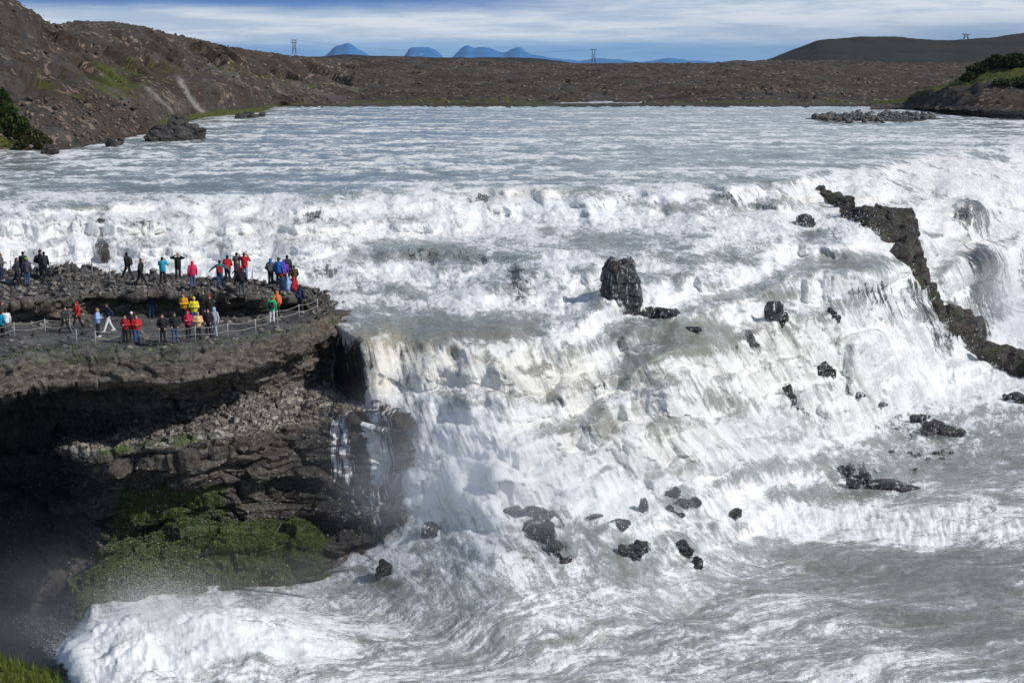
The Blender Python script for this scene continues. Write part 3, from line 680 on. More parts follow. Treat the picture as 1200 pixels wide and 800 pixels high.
# stones on the hill and the heath
def obj_verts(o):
    n = len(o.data.vertices); c = np.empty(n * 3, np.float32); o.data.vertices.foreach_get('co', c); return c.reshape(-1, 3)
hv = obj_verts(left_hill); w = (hv[:, 1] < 520) * 1.0
w *= sstep(-.1, .35, fbm(hv[:, 0] / 25, hv[:, 1] / 25, hv[:, 2] / 20, 3)) * .7 + .10 + 2.0 * (hv[:, 2] < 25) * (hv[:, 1] < 270) + .5 * (hv[:, 2] > 36)
w *= (hv[:, 2] > 19)
q = hv[RNG.choice(len(hv), 4500, p=w / w.sum())] + RNG.normal(size=(4500, 3)) * np.array([.5, 1.0, .1])
tag(scatter_mesh('scree', q, (.10 + .42 * RNG.random(len(q)) ** 4) * (q[:, 1] / 260) ** .5, M_STONE2), 'brown boulders and stones littering the hillside left of the river', 'stones', kind='stuff')
hv = obj_verts(plain); w = (hv[:, 1] < 1000) * (hv[:, 1] > 455) * (.3 + sstep(-.1, .3, fbm(hv[:, 0] / 60, hv[:, 1] / 60, 1, 3)))
q = hv[RNG.choice(len(hv), 6000, p=w / w.sum())] + RNG.normal(size=(6000, 3)) * np.array([1., 4.0, .1])
tag(scatter_mesh('stones', q, .18 + .6 * RNG.random(len(q)) ** 4, M_STONE2), 'reddish stones scattered over the flat heath beyond the river', 'stones', kind='stuff')
# leaves / tufts on the mossy mound
M_TUFT = mat_leaf('tuft_leaf', (.052, .086, .030), (.205, .245, .080))
leaf_v = np.array([(-.5, 0, 0), (.5, 0, 0), (.35, .15, 1.0), (-.35, .2, .9)], np.float32); leaf_f = np.array([(0, 1, 2), (0, 2, 3)])
q, _ = sample(PC2, a_ * (UC > -10) * (sstep(.35, .9, mossA) * (RID > 10.2) + .03 * (mossA > .3)), 90000)
tag(scatter_mesh('ground_cover', q, .035 + .065 * RNG.random(len(q)), M_TUFT, 1, leaf_v, leaf_f, .3), 'low green herbs and moss covering the mound at the cliff foot', 'ground cover', kind='stuff')

# spray thrown up over the drops
M_SPRAY = mat_plain('spray_drops', (.86, .87, .88), .6, .3, .03)
wgt = area(P) * sstep(.72, 1.0, foamA) * (.25 + steep + 1.2 * pool) * (UU > -20) * (UU < 1220) * (VV > 215) * (VV < 815)
wgt *= (1 + 3 * plume); wgt *= sstep(-.15, .35, fbm(P[..., 0] / 3, P[..., 1] / 3, P[..., 2] / 2, 3)) + .04
q, idx = sample(P2, wgt, 170000)
pl_ = plume.ravel()[idx]; hgt = RNG.exponential(.22, len(q)) * (1 + 1.6 * pl_) + .02
q = q + N.reshape(-1, 3)[idx] * (hgt * .8)[:, None] + np.stack([RNG.normal(size=len(q)) * .1, RNG.normal(size=len(q)) * .1, hgt * .6], -1)
dist = q[:, 1]
tag(scatter_mesh('spray', q, (.009 + .030 * RNG.random(len(q)) ** 5 * (1 - .6 * pl_)) * dist / 100, M_SPRAY, 1), 'white droplets of spray flying off the falls', 'spray', kind='stuff')

# ------------------------------------------------------------------ rocks that stand in the water, each its own
def remeshed(name, parts, voxel, mat=None, smooth=True):
    V = []; Fc = []; o0 = 0
    for v, f in parts:
        V.append(v); Fc += [tuple(int(i) + o0 for i in q) for q in f]; o0 += len(v)
    me = bpy.data.meshes.new('tmp'); me.from_pydata(np.concatenate(V).tolist(), [], Fc); me.update()
    ob = bpy.data.objects.new('tmp', me); COL.objects.link(ob)
    md = ob.modifiers.new('r', 'REMESH'); md.mode = 'VOXEL'; md.voxel_size = voxel; md.use_smooth_shade = smooth
    dg = bpy.context.evaluated_depsgraph_get(); dg.update()
    m2 = bpy.data.meshes.new_from_object(ob.evaluated_get(dg)); m2.name = name
    bpy.data.objects.remove(ob); bpy.data.meshes.remove(me)
    if mat: m2.materials.clear(); m2.materials.append(mat)
    return m2
def sphere(c, r, n=12, rot=0):
    th = np.linspace(0, math.pi, n); ph = np.linspace(0, 2 * math.pi, 2 * n, endpoint=False)
    V = [(0, 0, 1)]
    for t in th[1:-1]:
        for p_ in ph: V.append((math.sin(t) * math.cos(p_), math.sin(t) * math.sin(p_), math.cos(t)))
    V.append((0, 0, -1)); V = np.array(V); m = 2 * n; Fc = []
    for j in range(m): Fc.append((0, 1 + j, 1 + (j + 1) % m))
    for i in range(n - 3):
        for j in range(m): a = 1 + i * m + j; b = 1 + i * m + (j + 1) % m; Fc.append((a, a + m, b + m, b))
    L = len(V) - 1; s0 = 1 + (n - 3) * m
    for j in range(m): Fc.append((L, s0 + (j + 1) % m, s0 + j))
    V = V * np.array(r)
    if rot: c_, s_ = math.cos(rot), math.sin(rot); V = np.stack([V[:, 0] * c_ - V[:, 1] * s_, V[:, 0] * s_ + V[:, 1] * c_, V[:, 2]], -1)
    return V + np.array(c), Fc
def cap(a, b, ra, rb, n=10, sx=1.0, sy=1.0):
    a = np.array(a, float); b = np.array(b, float); d = b - a; L = np.linalg.norm(d); d /= L
    s = np.cross(d, (0, 1, 0)) if abs(d[1]) < .9 else np.cross(d, (1, 0, 0)); s /= np.linalg.norm(s); t = np.cross(d, s)
    V = []; ring = []
    for (c, r, sgn) in ((a, ra, -1), (b, rb, 1)):
        for ang in ((1.2, .6, 0) if sgn < 0 else (0, .6, 1.2)): ring.append((c + sgn * d * r * math.sin(ang), r * math.cos(ang)))
    for c, r in ring:
        for k in range(n): th = 2 * math.pi * k / n; V.append(c + r * (math.cos(th) * s * sx + math.sin(th) * t * sy))
    Fc = []
    for i in range(len(ring) - 1):
        for k in range(n): Fc.append((i * n + k, i * n + (k + 1) % n, (i + 1) * n + (k + 1) % n, (i + 1) * n + k))
    Fc.append(tuple(range(n - 1, -1, -1))); Fc.append(tuple(range((len(ring) - 1) * n, len(ring) * n)))
    return np.array(V), Fc
def hull(c, r, n=17):
    bm = bmesh.new(); q = RNG.normal(size=(n, 3)); q /= np.linalg.norm(q, axis=1, keepdims=True)
    q = np.sign(q) * np.abs(q) ** .75; q /= np.linalg.norm(q, axis=1, keepdims=True) ** .8
    for p_ in q * np.array(r): bm.verts.new(tuple(p_ + c))
    bmesh.ops.convex_hull(bm, input=bm.verts); bm.verts.ensure_lookup_table(); used = [v for v in bm.verts if v.link_faces]
    ix = {v: i for i, v in enumerate(used)}; V = np.array([v.co[:] for v in used]); Fc = [tuple(ix[v] for v in f.verts) for f in bm.faces]; bm.free(); return V, Fc
FEET = []
def rock(blobs, label, bvh=None, wide=1, npt=17, name='rock', mat=M_ROCK, cat='rock', group=None, sharp=1.0, sink=.35, deep=.8):
    """blobs: (u, v_top, v_bottom, width px); each stands on the surface seen at its foot"""
    parts = []; cs = []; smin = 9
    for (u, vt, vb, wpx) in blobs:
        wpx *= wide; p = hit(bvh or BW, u, vb)
        if p is None: p = Vector(at_d(u, vb, 150))
        d = p.y; hw = wpx * d / F / 2; hh = (vb - vt) * d / F / math.cos(TH)
        rz = hh * (1 + sink) / 2
        c = np.array([p.x, p.y + hw * .45 * deep, p.z + hh - rz]); c[0] *= c[1] / p.y
        parts.append(hull(c, (hw * 1.08, max(hw, hh * .6) * deep, rz * 1.04), npt)); smin = min(smin, rz, hw)
        cs.append(c)
        if name != 'rock_ridge': FEET.append((c[0], p.y, p.z, hw))
    for a, b in zip(cs[:-1], cs[1:]): parts.append(cap(a - (0, 0, smin * .3), b - (0, 0, smin * .3), smin * .55, smin * .55, 7))
    c0 = np.mean(cs, 0); span = max(np.ptp(np.concatenate([v for v, f in parts]), axis=0))
    vox = max(.03, min(smin / 7, span / 80), span / 260)
    parts = [(v - c0, f) for v, f in parts]
    me = remeshed(name, parts, vox, mat)
    n = len(me.vertices); co = np.empty(n * 3, np.float32); me.vertices.foreach_get('co', co); co = co.reshape(-1, 3)
    no = np.empty(n * 3, np.float32); me.vertices.foreach_get('normal', no); no = no.reshape(-1, 3)
    w = co + c0; s = smin
    dsp = s * sharp * (.20 * blocks(w[:, 0] / s / 1.4, w[:, 1] / s / 1.4, w[:, 2] / s / .9) + .07 * blocks(w[:, 0] / s * 2, w[:, 1] / s * 2, w[:, 2] / s * 2.6) + .07 * fbm(w[:, 0] / s * 2.2, w[:, 1] / s * 2.2, w[:, 2] / s * 3.2, 3))
    co = co + no * dsp[:, None]
    me.vertices.foreach_set('co', co.astype(np.float32).ravel()); me.update()
    me.polygons.foreach_set('use_smooth', np.zeros(len(me.polygons), bool))
    o = bpy.data.objects.new(name, me); COL.objects.link(o); o.location = c0
    return tag(o, label, cat, group)
G1 = 'rocks breaking the surface of the falls'
rock([(720,300,349,34),(732,297,357,38),(743,318,358,22)], 'big rounded dark boulder with a flat top standing in the middle of the falls', npt=24, name='boulder', cat='boulder', sharp=.7)
rock([(760,360,372,50),(780,361,372,36),(742,360,369,20)], 'long low dark slab just below the big boulder mid falls', group=G1)
rock([(812,383,388,28)], 'thin flat dark stone on the smooth terrace right of the long low slab', group=G1)
rock([(907,350,374,24),(915,362,380,16)], 'upright dark rock above the grey terrace lip, left of the narrow ridge', group=G1)
rock([(975,358,370,12),(981,364,376,10)], 'small jagged rock half drowned in white water under the dark ridge', group=G1)
rock([(941,251,263,28),(950,256,266,16)], 'brown tilted slab left of the top of the dark ridge', group=G1)
rock([(964,423,440,22),(976,432,443,12)], 'square dark block at the head of the low rock spit', group=G1)
rock([(922,449,462,14),(928,457,472,14),(934,466,478,10)], 'grey lumpy rock in the foam left of the square block', group=G1)
for a, lb in (((992,453,459,16), 'small low stone just right of the square block on the spit'), ((1005,459,465,20), 'low dark stone on the spit, second after the square block'), ((1030,470,475,24), 'thin dark stone halfway down the spit behind white foam')):
    rock([a], lb, group=G1)
rock([(1078,484,494,26),(1096,492,506,32),(1115,499,511,34),(1088,494,511,20)], 'dark wedge shaped tip of the rock spit reaching into the calm pool', group=G1, sharp=.8)
rock([(1188,459,468,26),(1200,464,473,30)], 'low dark rock in the pool at the right edge of the view', group=G1)
rock([(1196,427,436,30)], 'small rock below the foot of the ridge, right edge', group=G1)
for a in [(1045,527,530,9),(1067,529,532,9),(1076,531,535,11),(1098,529,532,14),(1105,527,531,12),(1088,536,539,8),(1115,529,531,8),(1072,548,551,9),(1104,536,538,9)]:
    rock([a], 'one of the tiny dark stones peeping out of the calm pool', name='stone', cat='stone', group='tiny stones in the calm pool')
rock([(992,545,556,26),(1010,553,566,30),(1000,558,572,24)], 'dark ribbed rock washed by foam left of the calm pool', group=G1, sharp=.8)
rock([(1035,562,572,50),(1062,568,576,40)], 'long flat wet shelf barely above the calm pool water', group=G1, sharp=.6)
rock([(789,571,583,18)], 'rounded dark rock uppermost of the cluster below the middle falls', group=G1)
rock([(800,581,593,24),(814,582,594,18)], 'dark rock with trickles, just under the uppermost rounded one', group=G1)
rock([(785,590,599,11),(797,600,605,14)], 'two small pointed stones in front of the rock with trickles', group=G1)
rock([(858,594,606,26)], 'lone dark rock at the right of the lower rapids', group=G1)
rock([(754,584,600,16)], 'grey rounded rock under thin foam left of the cluster', group=G1)
rock([(697,602,610,22)], 'small dark pyramid shaped rock between the grey ledge and the cluster', group=G1)
rock([(726,609,620,30)], 'pale wet rock veiled by foam below the small pyramid', group=G1)
rock([(735,634,652,24),(752,630,646,22),(745,640,656,20)], 'black two lobed rock low in the rapids, centre', group=G1)
rock([(799,630,645,16),(806,636,652,16)], 'dark leaning rock right of the black two lobed one', group=G1)
rock([(815,650,664,18)], 'round black rock lowest of all in the rapids', group=G1)
rock([(604,594,606,34),(625,592,610,34),(645,597,607,18)], 'flat topped grey ledge at the foot of the left falls', group=G1, sharp=.8)
rock([(622,606,622,40),(643,605,634,18),(636,618,634,36),(650,630,648,22),(662,650,660,18)], 'stepped dark rock with an upright horn below the grey ledge', group=G1, sharp=.9)
rock([(450,652,676,20)], 'dark drowned rock right of the cliff foot mound', group=G1)
rock([(505,612,628,26)], 'rock hidden under pouring foam at the foot of the brown fall', group=G1)
rock([(124,282,308,9)], 'dark column of rock inside the left curtain of falls', group=G1, sink=.2)
rock([(118,256,261,11)], 'tiny black rock on the lip of the left curtain of falls', group=G1)
# rocks at the foot of the side cascade
for k, (bl, lb) in enumerate([([(448,552,566,22)], 'black wet rock right under the side cascade'), ([(432,566,578,22),(420,568,582,26)], 'broad wet rock left of the side cascade foot'),
    ([(446,578,594,16)], 'pointed wet rock between the runnels of the side cascade'), ([(452,590,612,34),(436,592,612,24),(464,594,610,18)], 'wide black rock lowest at the side cascade foot'),
    ([(410,588,606,28)], 'dark rock at the left of the side cascade foot')]):
    rock(bl, lb, bvh=BC if bl[0][0] < 445 else BW, group='wet rocks under the side cascade')
# the dark ridge that splits the falls
rock([(962,216,224,9),(968,220,232,12),(978,224,240,18),(990,228,246,22),(1003,234,254,26),(1018,240,262,30),(1034,238,266,32),(1050,238,268,32),(1060,244,276,26),(1045,256,284,34),(1024,252,270,30),
      (1062,262,290,22),(1068,276,310,20),(1056,280,306,24),(1070,290,322,22),(1078,310,332,20),(1087,326,344,16),(1092,338,356,16),(1100,350,372,20),(1112,354,386,28),(1126,358,390,30),(1140,368,394,26),(1132,378,402,30),
      (1146,392,416,30),(1162,398,428,32),(1180,402,434,34),(1200,408,440,40),(1230,414,446,50)],
     wide=1.42, label='long dark jagged ridge dropping from the river down between two arms of the falls', name='rock_ridge', mat=M_FIN, cat='rock ridge', sharp=.75, deep=.6, sink=.5)
fq = []
for (x, y, z_, hw) in FEET:
    n = int(30 + 50 * hw); a_n = RNG.random(n) * 6.283; rr = hw * (1.0 + .25 * RNG.random(n)); fq.append(np.stack([x + rr * np.cos(a_n), y + hw * .3 + rr * .8 * np.sin(a_n), z_ + .05 + RNG.exponential(.12 + .1 * hw, n)], -1))
fq = np.concatenate(fq)
tag(scatter_mesh('spray', fq, (.010 + .035 * RNG.random(len(fq)) ** 4) * fq[:, 1] / 100, M_SPRAY, 1), 'splashes of white water round the feet of the rocks', 'spray', kind='stuff')
# river rocks on the left
rock([(208,133,158,28),(222,140,163,28),(188,144,163,24),(205,146,165,40),(180,152,166,22),(236,150,163,18)], 'large lumpy black lava outcrop standing at the left river shore', name='lava_outcrop', mat=M_DRY, cat='outcrop', sharp=.9)
rock([(57,168,181,22),(62,171,181,16)], 'small squat black rock in the river by the left shore', mat=M_DRY)
rock([(292,130,138,18),(304,129,137,16),(280,133,139,12)], 'black rock point where the left hill meets the river', mat=M_DRY, name='lava_outcrop', cat='outcrop')
rock([(130,162,172,14),(140,160,170,12)], 'dark rocks at the water line below the stony slope', mat=M_DRY)
# gravel island
isl = []
pi_ = []
for k in range(620):
    t = RNG.random(); u = 955 + 140 * t; hw = 6.2 * math.sin(math.pi * min(1, max(0, (t * .97 + .02)))) ** .6; v = 140 + (RNG.random() - .5) * 2 * hw * .75 - 1.0 * (t - .5)
    d = zd(v, 19.0); p = at_d(u, v, d); pi_.append(p)
pi_ = np.array(pi_); 
ib = empty('gravel_bar', (float(pi_[:, 0].mean()), float(pi_[:, 1].mean()), 19.0)); tag(ib, 'low grey gravel island in the upper river on the right', 'gravel bar')
parts = []
for t in np.linspace(0.04, .96, 26):
    u = 958 + 136 * t; d = zd(140, 19.0); c = at_d(u, 140, d) - np.array(ib.location); parts.append(sphere(c + np.array([0, 0, -.3]), (4.6, 3 + 16 * math.sin(math.pi * t) ** .6, .55 + .45 * math.sin(math.pi * t)), 10))
bm_ = remeshed('bank', parts, .35, M_DRY); b_ = bpy.data.objects.new('bank', bm_); COL.objects.link(b_); b_.parent = ib
BI = None
pi2 = pi_ - np.array(ib.location); pi2[:, 2] = .35 + .55 * RNG.random(len(pi2))
st = scatter_mesh('stones', pi2, .18 + .7 * RNG.random(len(pi2)) ** 3, mat_rock('bar_stone', (.06, .06, .06), (.20, .19, .18), .8), .7); st.parent = ib; st['kind'] = 'stuff'

# ------------------------------------------------------------------ bushes
M_BUSH = mat_leaf('bush_leaf', (.012, .026, .007), (.060, .095, .020))
def bush(name, blobs, label, n, size, mat=M_BUSH, cat='bush', group=None):
    base = np.array(blobs[0][:3]); root = empty(name, tuple(base)); tag(root, label, cat, group)
    pts = []; nn = []
    tot = sum(b[3] * b[5] for b in blobs)
    for (x, y, z, rx, ry, rz) in blobs:
        k = int(n * rx * rz / tot); q = RNG.normal(size=(k, 3)); q /= np.linalg.norm(q, axis=1, keepdims=True)
        rad = .72 + .33 * RNG.random((k, 1)) + .22 * fbm(q[:, 0] * 2.4 + x, q[:, 1] * 2.4, q[:, 2] * 2.4 + z, 3)[:, None]
        q = q * rad * np.array([rx, ry, rz]); q[:, 2] = np.abs(q[:, 2]) if rz > 0 else q[:, 2]
        pts.append(q + np.array([x, y, z]) - base)
    pts = np.concatenate(pts)
    f = scatter_mesh('foliage', pts, size * (.6 + .8 * RNG.random(len(pts))), mat, 1, leaf_v * np.array([1, 1, .9], np.float32), leaf_f, .3); f.parent = root
    V = []; Fc = []; o0 = 0
    for (x, y, z, rx, ry, rz) in blobs:
        for j in range(4):
            a = RNG.random() * 6.28; p0 = np.array([0, 0, -.3]); p1 = np.array([x, y, z]) - base + np.array([math.cos(a) * rx * .5, math.sin(a) * ry * .5, rz * .6]); r0 = .09 * rz
            v, fc = tube([p0, (p0 + p1) / 2 + np.array([0, 0, .1]), p1], [r0, r0 * .7, r0 * .2], 5); V.append(v); Fc += [tuple(i + o0 for i in f_) for f_ in fc]; o0 += len(v)
    v, fc = sphere((0, 0, -.2), (.5, .5, .5), 6); V.append(v); Fc += [tuple(i + o0 for i in f_) for f_ in fc]
    sm = remeshed('stems', [(np.concatenate(V), Fc)], .06, M_BARK); so = bpy.data.objects.new('stems', sm); COL.objects.link(so); so.parent = root
    return root
def tube(pts, rad, n=6):
    pts = [np.array(p, float) for p in pts]; V = []; Fc = []
    for i, p in enumerate(pts):
        a = pts[max(0, i - 1)]; b = pts[min(len(pts) - 1, i + 1)]; d = b - a; d /= np.linalg.norm(d) + 1e-9
        s = np.cross(d, (0, 0, 1)) if abs(d[2]) < .9 else np.cross(d, (1, 0, 0)); s /= np.linalg.norm(s); t = np.cross(d, s)
        r = rad[i] if isinstance(rad, (list, tuple)) else rad
        for k in range(n): th = 2 * math.pi * k / n; V.append(p + r * (math.cos(th) * s + math.sin(th) * t))
    for i in range(len(pts) - 1):
        for k in range(n): Fc.append((i * n + k, i * n + (k + 1) % n, (i + 1) * n + (k + 1) % n, (i + 1) * n + k))
    Fc.append(tuple(range(n - 1, -1, -1))); Fc.append(tuple(range((len(pts) - 1) * n, len(pts) * n)))
    return np.array(V), Fc
M_BARK = mat_plain('bark', (.06, .045, .032))
BH = bvh_of(left_hill); BR = bvh_of(rb)
def bl(bv, u, v, wp, hp, dep=.8):
    p = hit(bv, u, v)
    if p is None: return None
    k = p.y / F; return (p.x, p.y, p.z - .2, wp * k / 2, wp * k / 2 * dep, hp * k)
def B_(bv, L): return [b for b in (bl(bv, *q) for q in L) if b]
bush('bush', B_(BH, [(8,152,30,30),(24,160,26,22),(4,128,20,22),(-14,150,30,40)]), 'large green bush at the left edge beside the river', 5200, .42)
bush('bush', B_(BH, [(40,168,26,16),(52,172,18,12),(30,172,20,12)]), 'low olive bush between the green bush and the stony slope', 2600, .34, mat_leaf('olive_leaf', (.03, .035, .012), (.10, .095, .035)))
bush('bush', B_(BR, [(1150,86,34,12),(1168,80,34,13),(1190,78,36,14),(1136,94,20,8)]), 'dark bushes crowning the right river bank', 6000, .55, mat_leaf('dark_leaf', (.012, .02, .008), (.045, .06, .02)))
bush('bush', B_(BR, [(1195,100,40,8),(1215,98,50,10),(1175,98,24,5)]), 'greener low scrub on the right bank below the dark bushes', 3500, .45, mat_leaf('scrub_leaf', (.03, .045, .014), (.10, .115, .04)))
# near grass
nv = obj_verts(nb); w = (nv[:, 1] < 26) * (nv[:, 1] > 14) * (np.abs(nv[:, 0]) < 9)
q = nv[RNG.choice(len(nv), 9000, p=w / w.sum())] + RNG.normal(size=(9000, 3)) * np.array([.08, .12, 0])
blade_v = np.array([(-.10, 0, -.2), (.10, 0, -.2), (.05, .25, 1.0), (.0, .3, 1.1)], np.float32)
tag(scatter_mesh('grass', q, .05 + .05 * RNG.random(len(q)), mat_leaf('grass_blade', (.05, .075, .008), (.17, .19, .02)), 1, blade_v, leaf_f, .2), 'bright green grass on the near bank in the lower left corner', 'grass', kind='stuff')

# ------------------------------------------------------------------ pylons and wires
M_STEEL = mat_plain('grey_steel', (.10, .115, .13), .6)
def pylon(u, vt, vb, d, label, arms, W=1.9):
    p = at_d(u, vb + 3, d); k = d / F; H = (vb + 3 - vt) * k
    r = empty('pylon', tuple(p)); tag(r, label, 'pylon', 'power line pylons on the skyline')
    for s in (-1, 1):
        v, f = tube([(s * W, 0, 0), (s * W * .8, 0, H)], [.55, .4], 6); mesh_obj('leg', v, f, M_STEEL, r)
    for z in arms:
        v, f = tube([(-W * 1.9, 0, H * z), (W * 1.9, 0, H * z)], .45, 6); mesh_obj('crossarm', v, f, M_STEEL, r)
    v1, f1 = tube([(-W, 0, H * .15), (W * .85, 0, H * .85)], .22, 5); v2, f2 = tube([(W, 0, H * .15), (-W * .85, 0, H * .85)], .22, 5)
    mesh_obj('brace', np.concatenate([v1, v2]), f1 + [tuple(i + len(v1) for i in q) for q in f2], M_STEEL, r)
    return [p + np.array([x * W * 2.0, 0, H * arms[0]]) for x in (-1, 0, 1)]
pa = pylon(345, 47, 61, 2100, 'slim grey pylon above the crest of the left hill', (.96, .8))
pb = pylon(695.5, 58, 73, 2100, 'twin legged pylon standing on the flat heath mid skyline', (.95,))
pc = pylon(1132, 40.5, 43, 1560, 'tiny far pylon on top of the dark hill at the right', (.95,))
def wire(a, b, sag, label):
    pts = [a * (1 - t) + b * t - np.array([0, 0, sag * 4 * t * (1 - t)]) for t in np.linspace(0, 1, 24)]
    v, f = tube(pts, .045, 4); return tag(mesh_obj('power_line', v, f, M_STEEL), label, 'power line', 'power lines')
wire(pa[0], pb[0], 9, 'power line wire strung between the left and the middle pylon, nearest strand'); wire(pa[2], pb[2], 9, 'power line wire strung between the left and the middle pylon, far strand')
wire(pa[1], np.array([pa[1][0] - 500, pa[1][1] - 60, pa[1][2] + 4]), 7, 'power line wire running left from the left pylon over the hill')

# ------------------------------------------------------------------ rope barriers
M_POST = mat_plain('galvanised_post', (.42, .43, .44), .45); M_ROPE = mat_plain('rope', (.33, .32, .30), .8)
def barrier(posts, label, rope_v=1.0, second=True, hpost=.85):
    pts = []
    for (u, vb) in posts:
        p = hit(BC, u, vb); pts.append(np.array(p) if p else at_z(u, vb, 14.4))
    r = empty('rope_barrier', tuple(pts[0])); tag(r, label, 'rope barrier', 'rope barriers round the viewing shelf')
    base = pts[0]
    for p in pts:
        q = p - base; v, f = tube([q - np.array([0, 0, .15]), q + np.array([0, 0, hpost]), q + np.array([0, 0, hpost + .02])], [.032, .030, .02], 8); mesh_obj('post', v, f, M_POST, r)
    for hh in ((hpost - .04,) + ((.42,) if second else ())):
        L = []
        for a, b in zip(pts[:-1], pts[1:]):
            for t in np.linspace(0, 1, 9)[:-1]: L.append(a * (1 - t) + b * t - base + np.array([0, 0, hh - .16 * 4 * t * (1 - t) * .6]))
        L.append(pts[-1] - base + np.array([0, 0, hh])); v, f = tube(L, .017, 5); mesh_obj('rope', v, f, M_ROPE, r)
barrier([(-22,404),(17,395),(53,391),(82,390),(90,404)], 'low rope barrier on grey posts at the left of the lower ledge')
barrier([(90,404),(112,405),(143,402),(187,402),(229,400),(267,396),(299.5,391),(325,380),(350.5,373),(372,366)][1:], 'long rope barrier on grey posts along the front edge of the lower ledge')
barrier([(13,321),(60,323),(108,323),(129,328)], 'thin rope barrier at the back of the upper shelf, left', second=False, hpost=.9)
barrier([(296,332),(318,334),(340,340)], 'short rope barrier at the back of the upper shelf, right end', second=False, hpost=.9)

# ------------------------------------------------------------------ people
# a figure faces -y; joints in metres, height 1.74
POSES = {
 'stand':  dict(le=(-.27,.03,1.14), lw=(-.28,-.06,.88), re=(.27,.03,1.14), rw=(.28,-.06,.88), lk=(-.10,-.02,.49), lf=(-.12,.02,.08), rk=(.11,-.03,.49), rf=(.14,0,.08), lean=0),
 'walk':   dict(le=(-.26,.14,1.16), lw=(-.25,.10,.92), re=(.26,-.10,1.16), rw=(.25,-.30,.98), lk=(-.09,-.20,.52), lf=(-.09,-.34,.09), rk=(.10,.12,.49), rf=(.11,.36,.12), lean=-.04),
 'camera': dict(le=(-.30,-.16,1.24), lw=(-.10,-.24,1.52), re=(.30,-.16,1.24), rw=(.10,-.24,1.52), lk=(-.12,-.02,.49), lf=(-.16,.0,.08), rk=(.12,-.02,.49), rf=(.17,.02,.08), lean=.02),
 'shade':  dict(le=(-.42,-.06,1.46), lw=(-.16,-.16,1.60), re=(.42,-.06,1.46), rw=(.16,-.16,1.60), lk=(-.11,-.02,.49), lf=(-.14,.0,.08), rk=(.11,-.02,.49), rf=(.14,.02,.08), lean=0),
 'spread': dict(le=(-.42,-.02,1.26), lw=(-.60,-.10,1.12), re=(.42,-.02,1.26), rw=(.60,-.10,1.10), lk=(-.12,-.02,.49), lf=(-.16,.0,.08), rk=(.12,-.02,.49), rf=(.16,.02,.08), lean=0),
 'hold':   dict(le=(-.27,0,1.14), lw=(-.06,-.26,1.16), re=(.27,0,1.14), rw=(.06,-.26,1.18), lk=(-.10,-.03,.49), lf=(-.12,.02,.08), rk=(.10,-.02,.49), rf=(.12,0,.08), lean=0),
 'pocket': dict(le=(-.31,.06,1.14), lw=(-.20,-.10,.96), re=(.31,.06,1.14), rw=(.20,-.10,.96), lk=(-.10,-.02,.49), lf=(-.11,.0,.08), rk=(.11,-.04,.49), rf=(.15,-.05,.08), lean=0),
 'stride': dict(le=(-.28,-.06,1.16), lw=(-.27,-.24,.97), re=(.27,.16,1.18), rw=(.26,.16,.92), lk=(-.12,.10,.50), lf=(-.16,.34,.12), rk=(.12,-.18,.52), rf=(.16,-.36,.09), lean=-.05),
}
PM = {}
def hand(w, e, parts):
    w = np.array(w, float); e = np.array(e, float); d = (w - e); d /= np.linalg.norm(d)
    side = np.array([1., 0, 0]); side = side - d * side.dot(d); side /= np.linalg.norm(side); dn = np.cross(d, side)
    parts.append(cap(w, w + d * .07, .034, .038, 8))
    for k, (off, L) in enumerate(((-.030, .060), (-.010, .075), (.011, .070), (.031, .052))):
        p0 = w + d * .085 + side * off; p1 = p0 + d * L * .5; p2 = p1 + d * L * .35 - dn * L * .35
        parts.append(cap(p0, p1, .0115, .011, 6)); parts.append(cap(p1, p2, .011, .0095, 6))
    p0 = w + d * .03 - side * .03; parts.append(cap(p0, p0 + d * .045 - side * .03, .013, .011, 6))
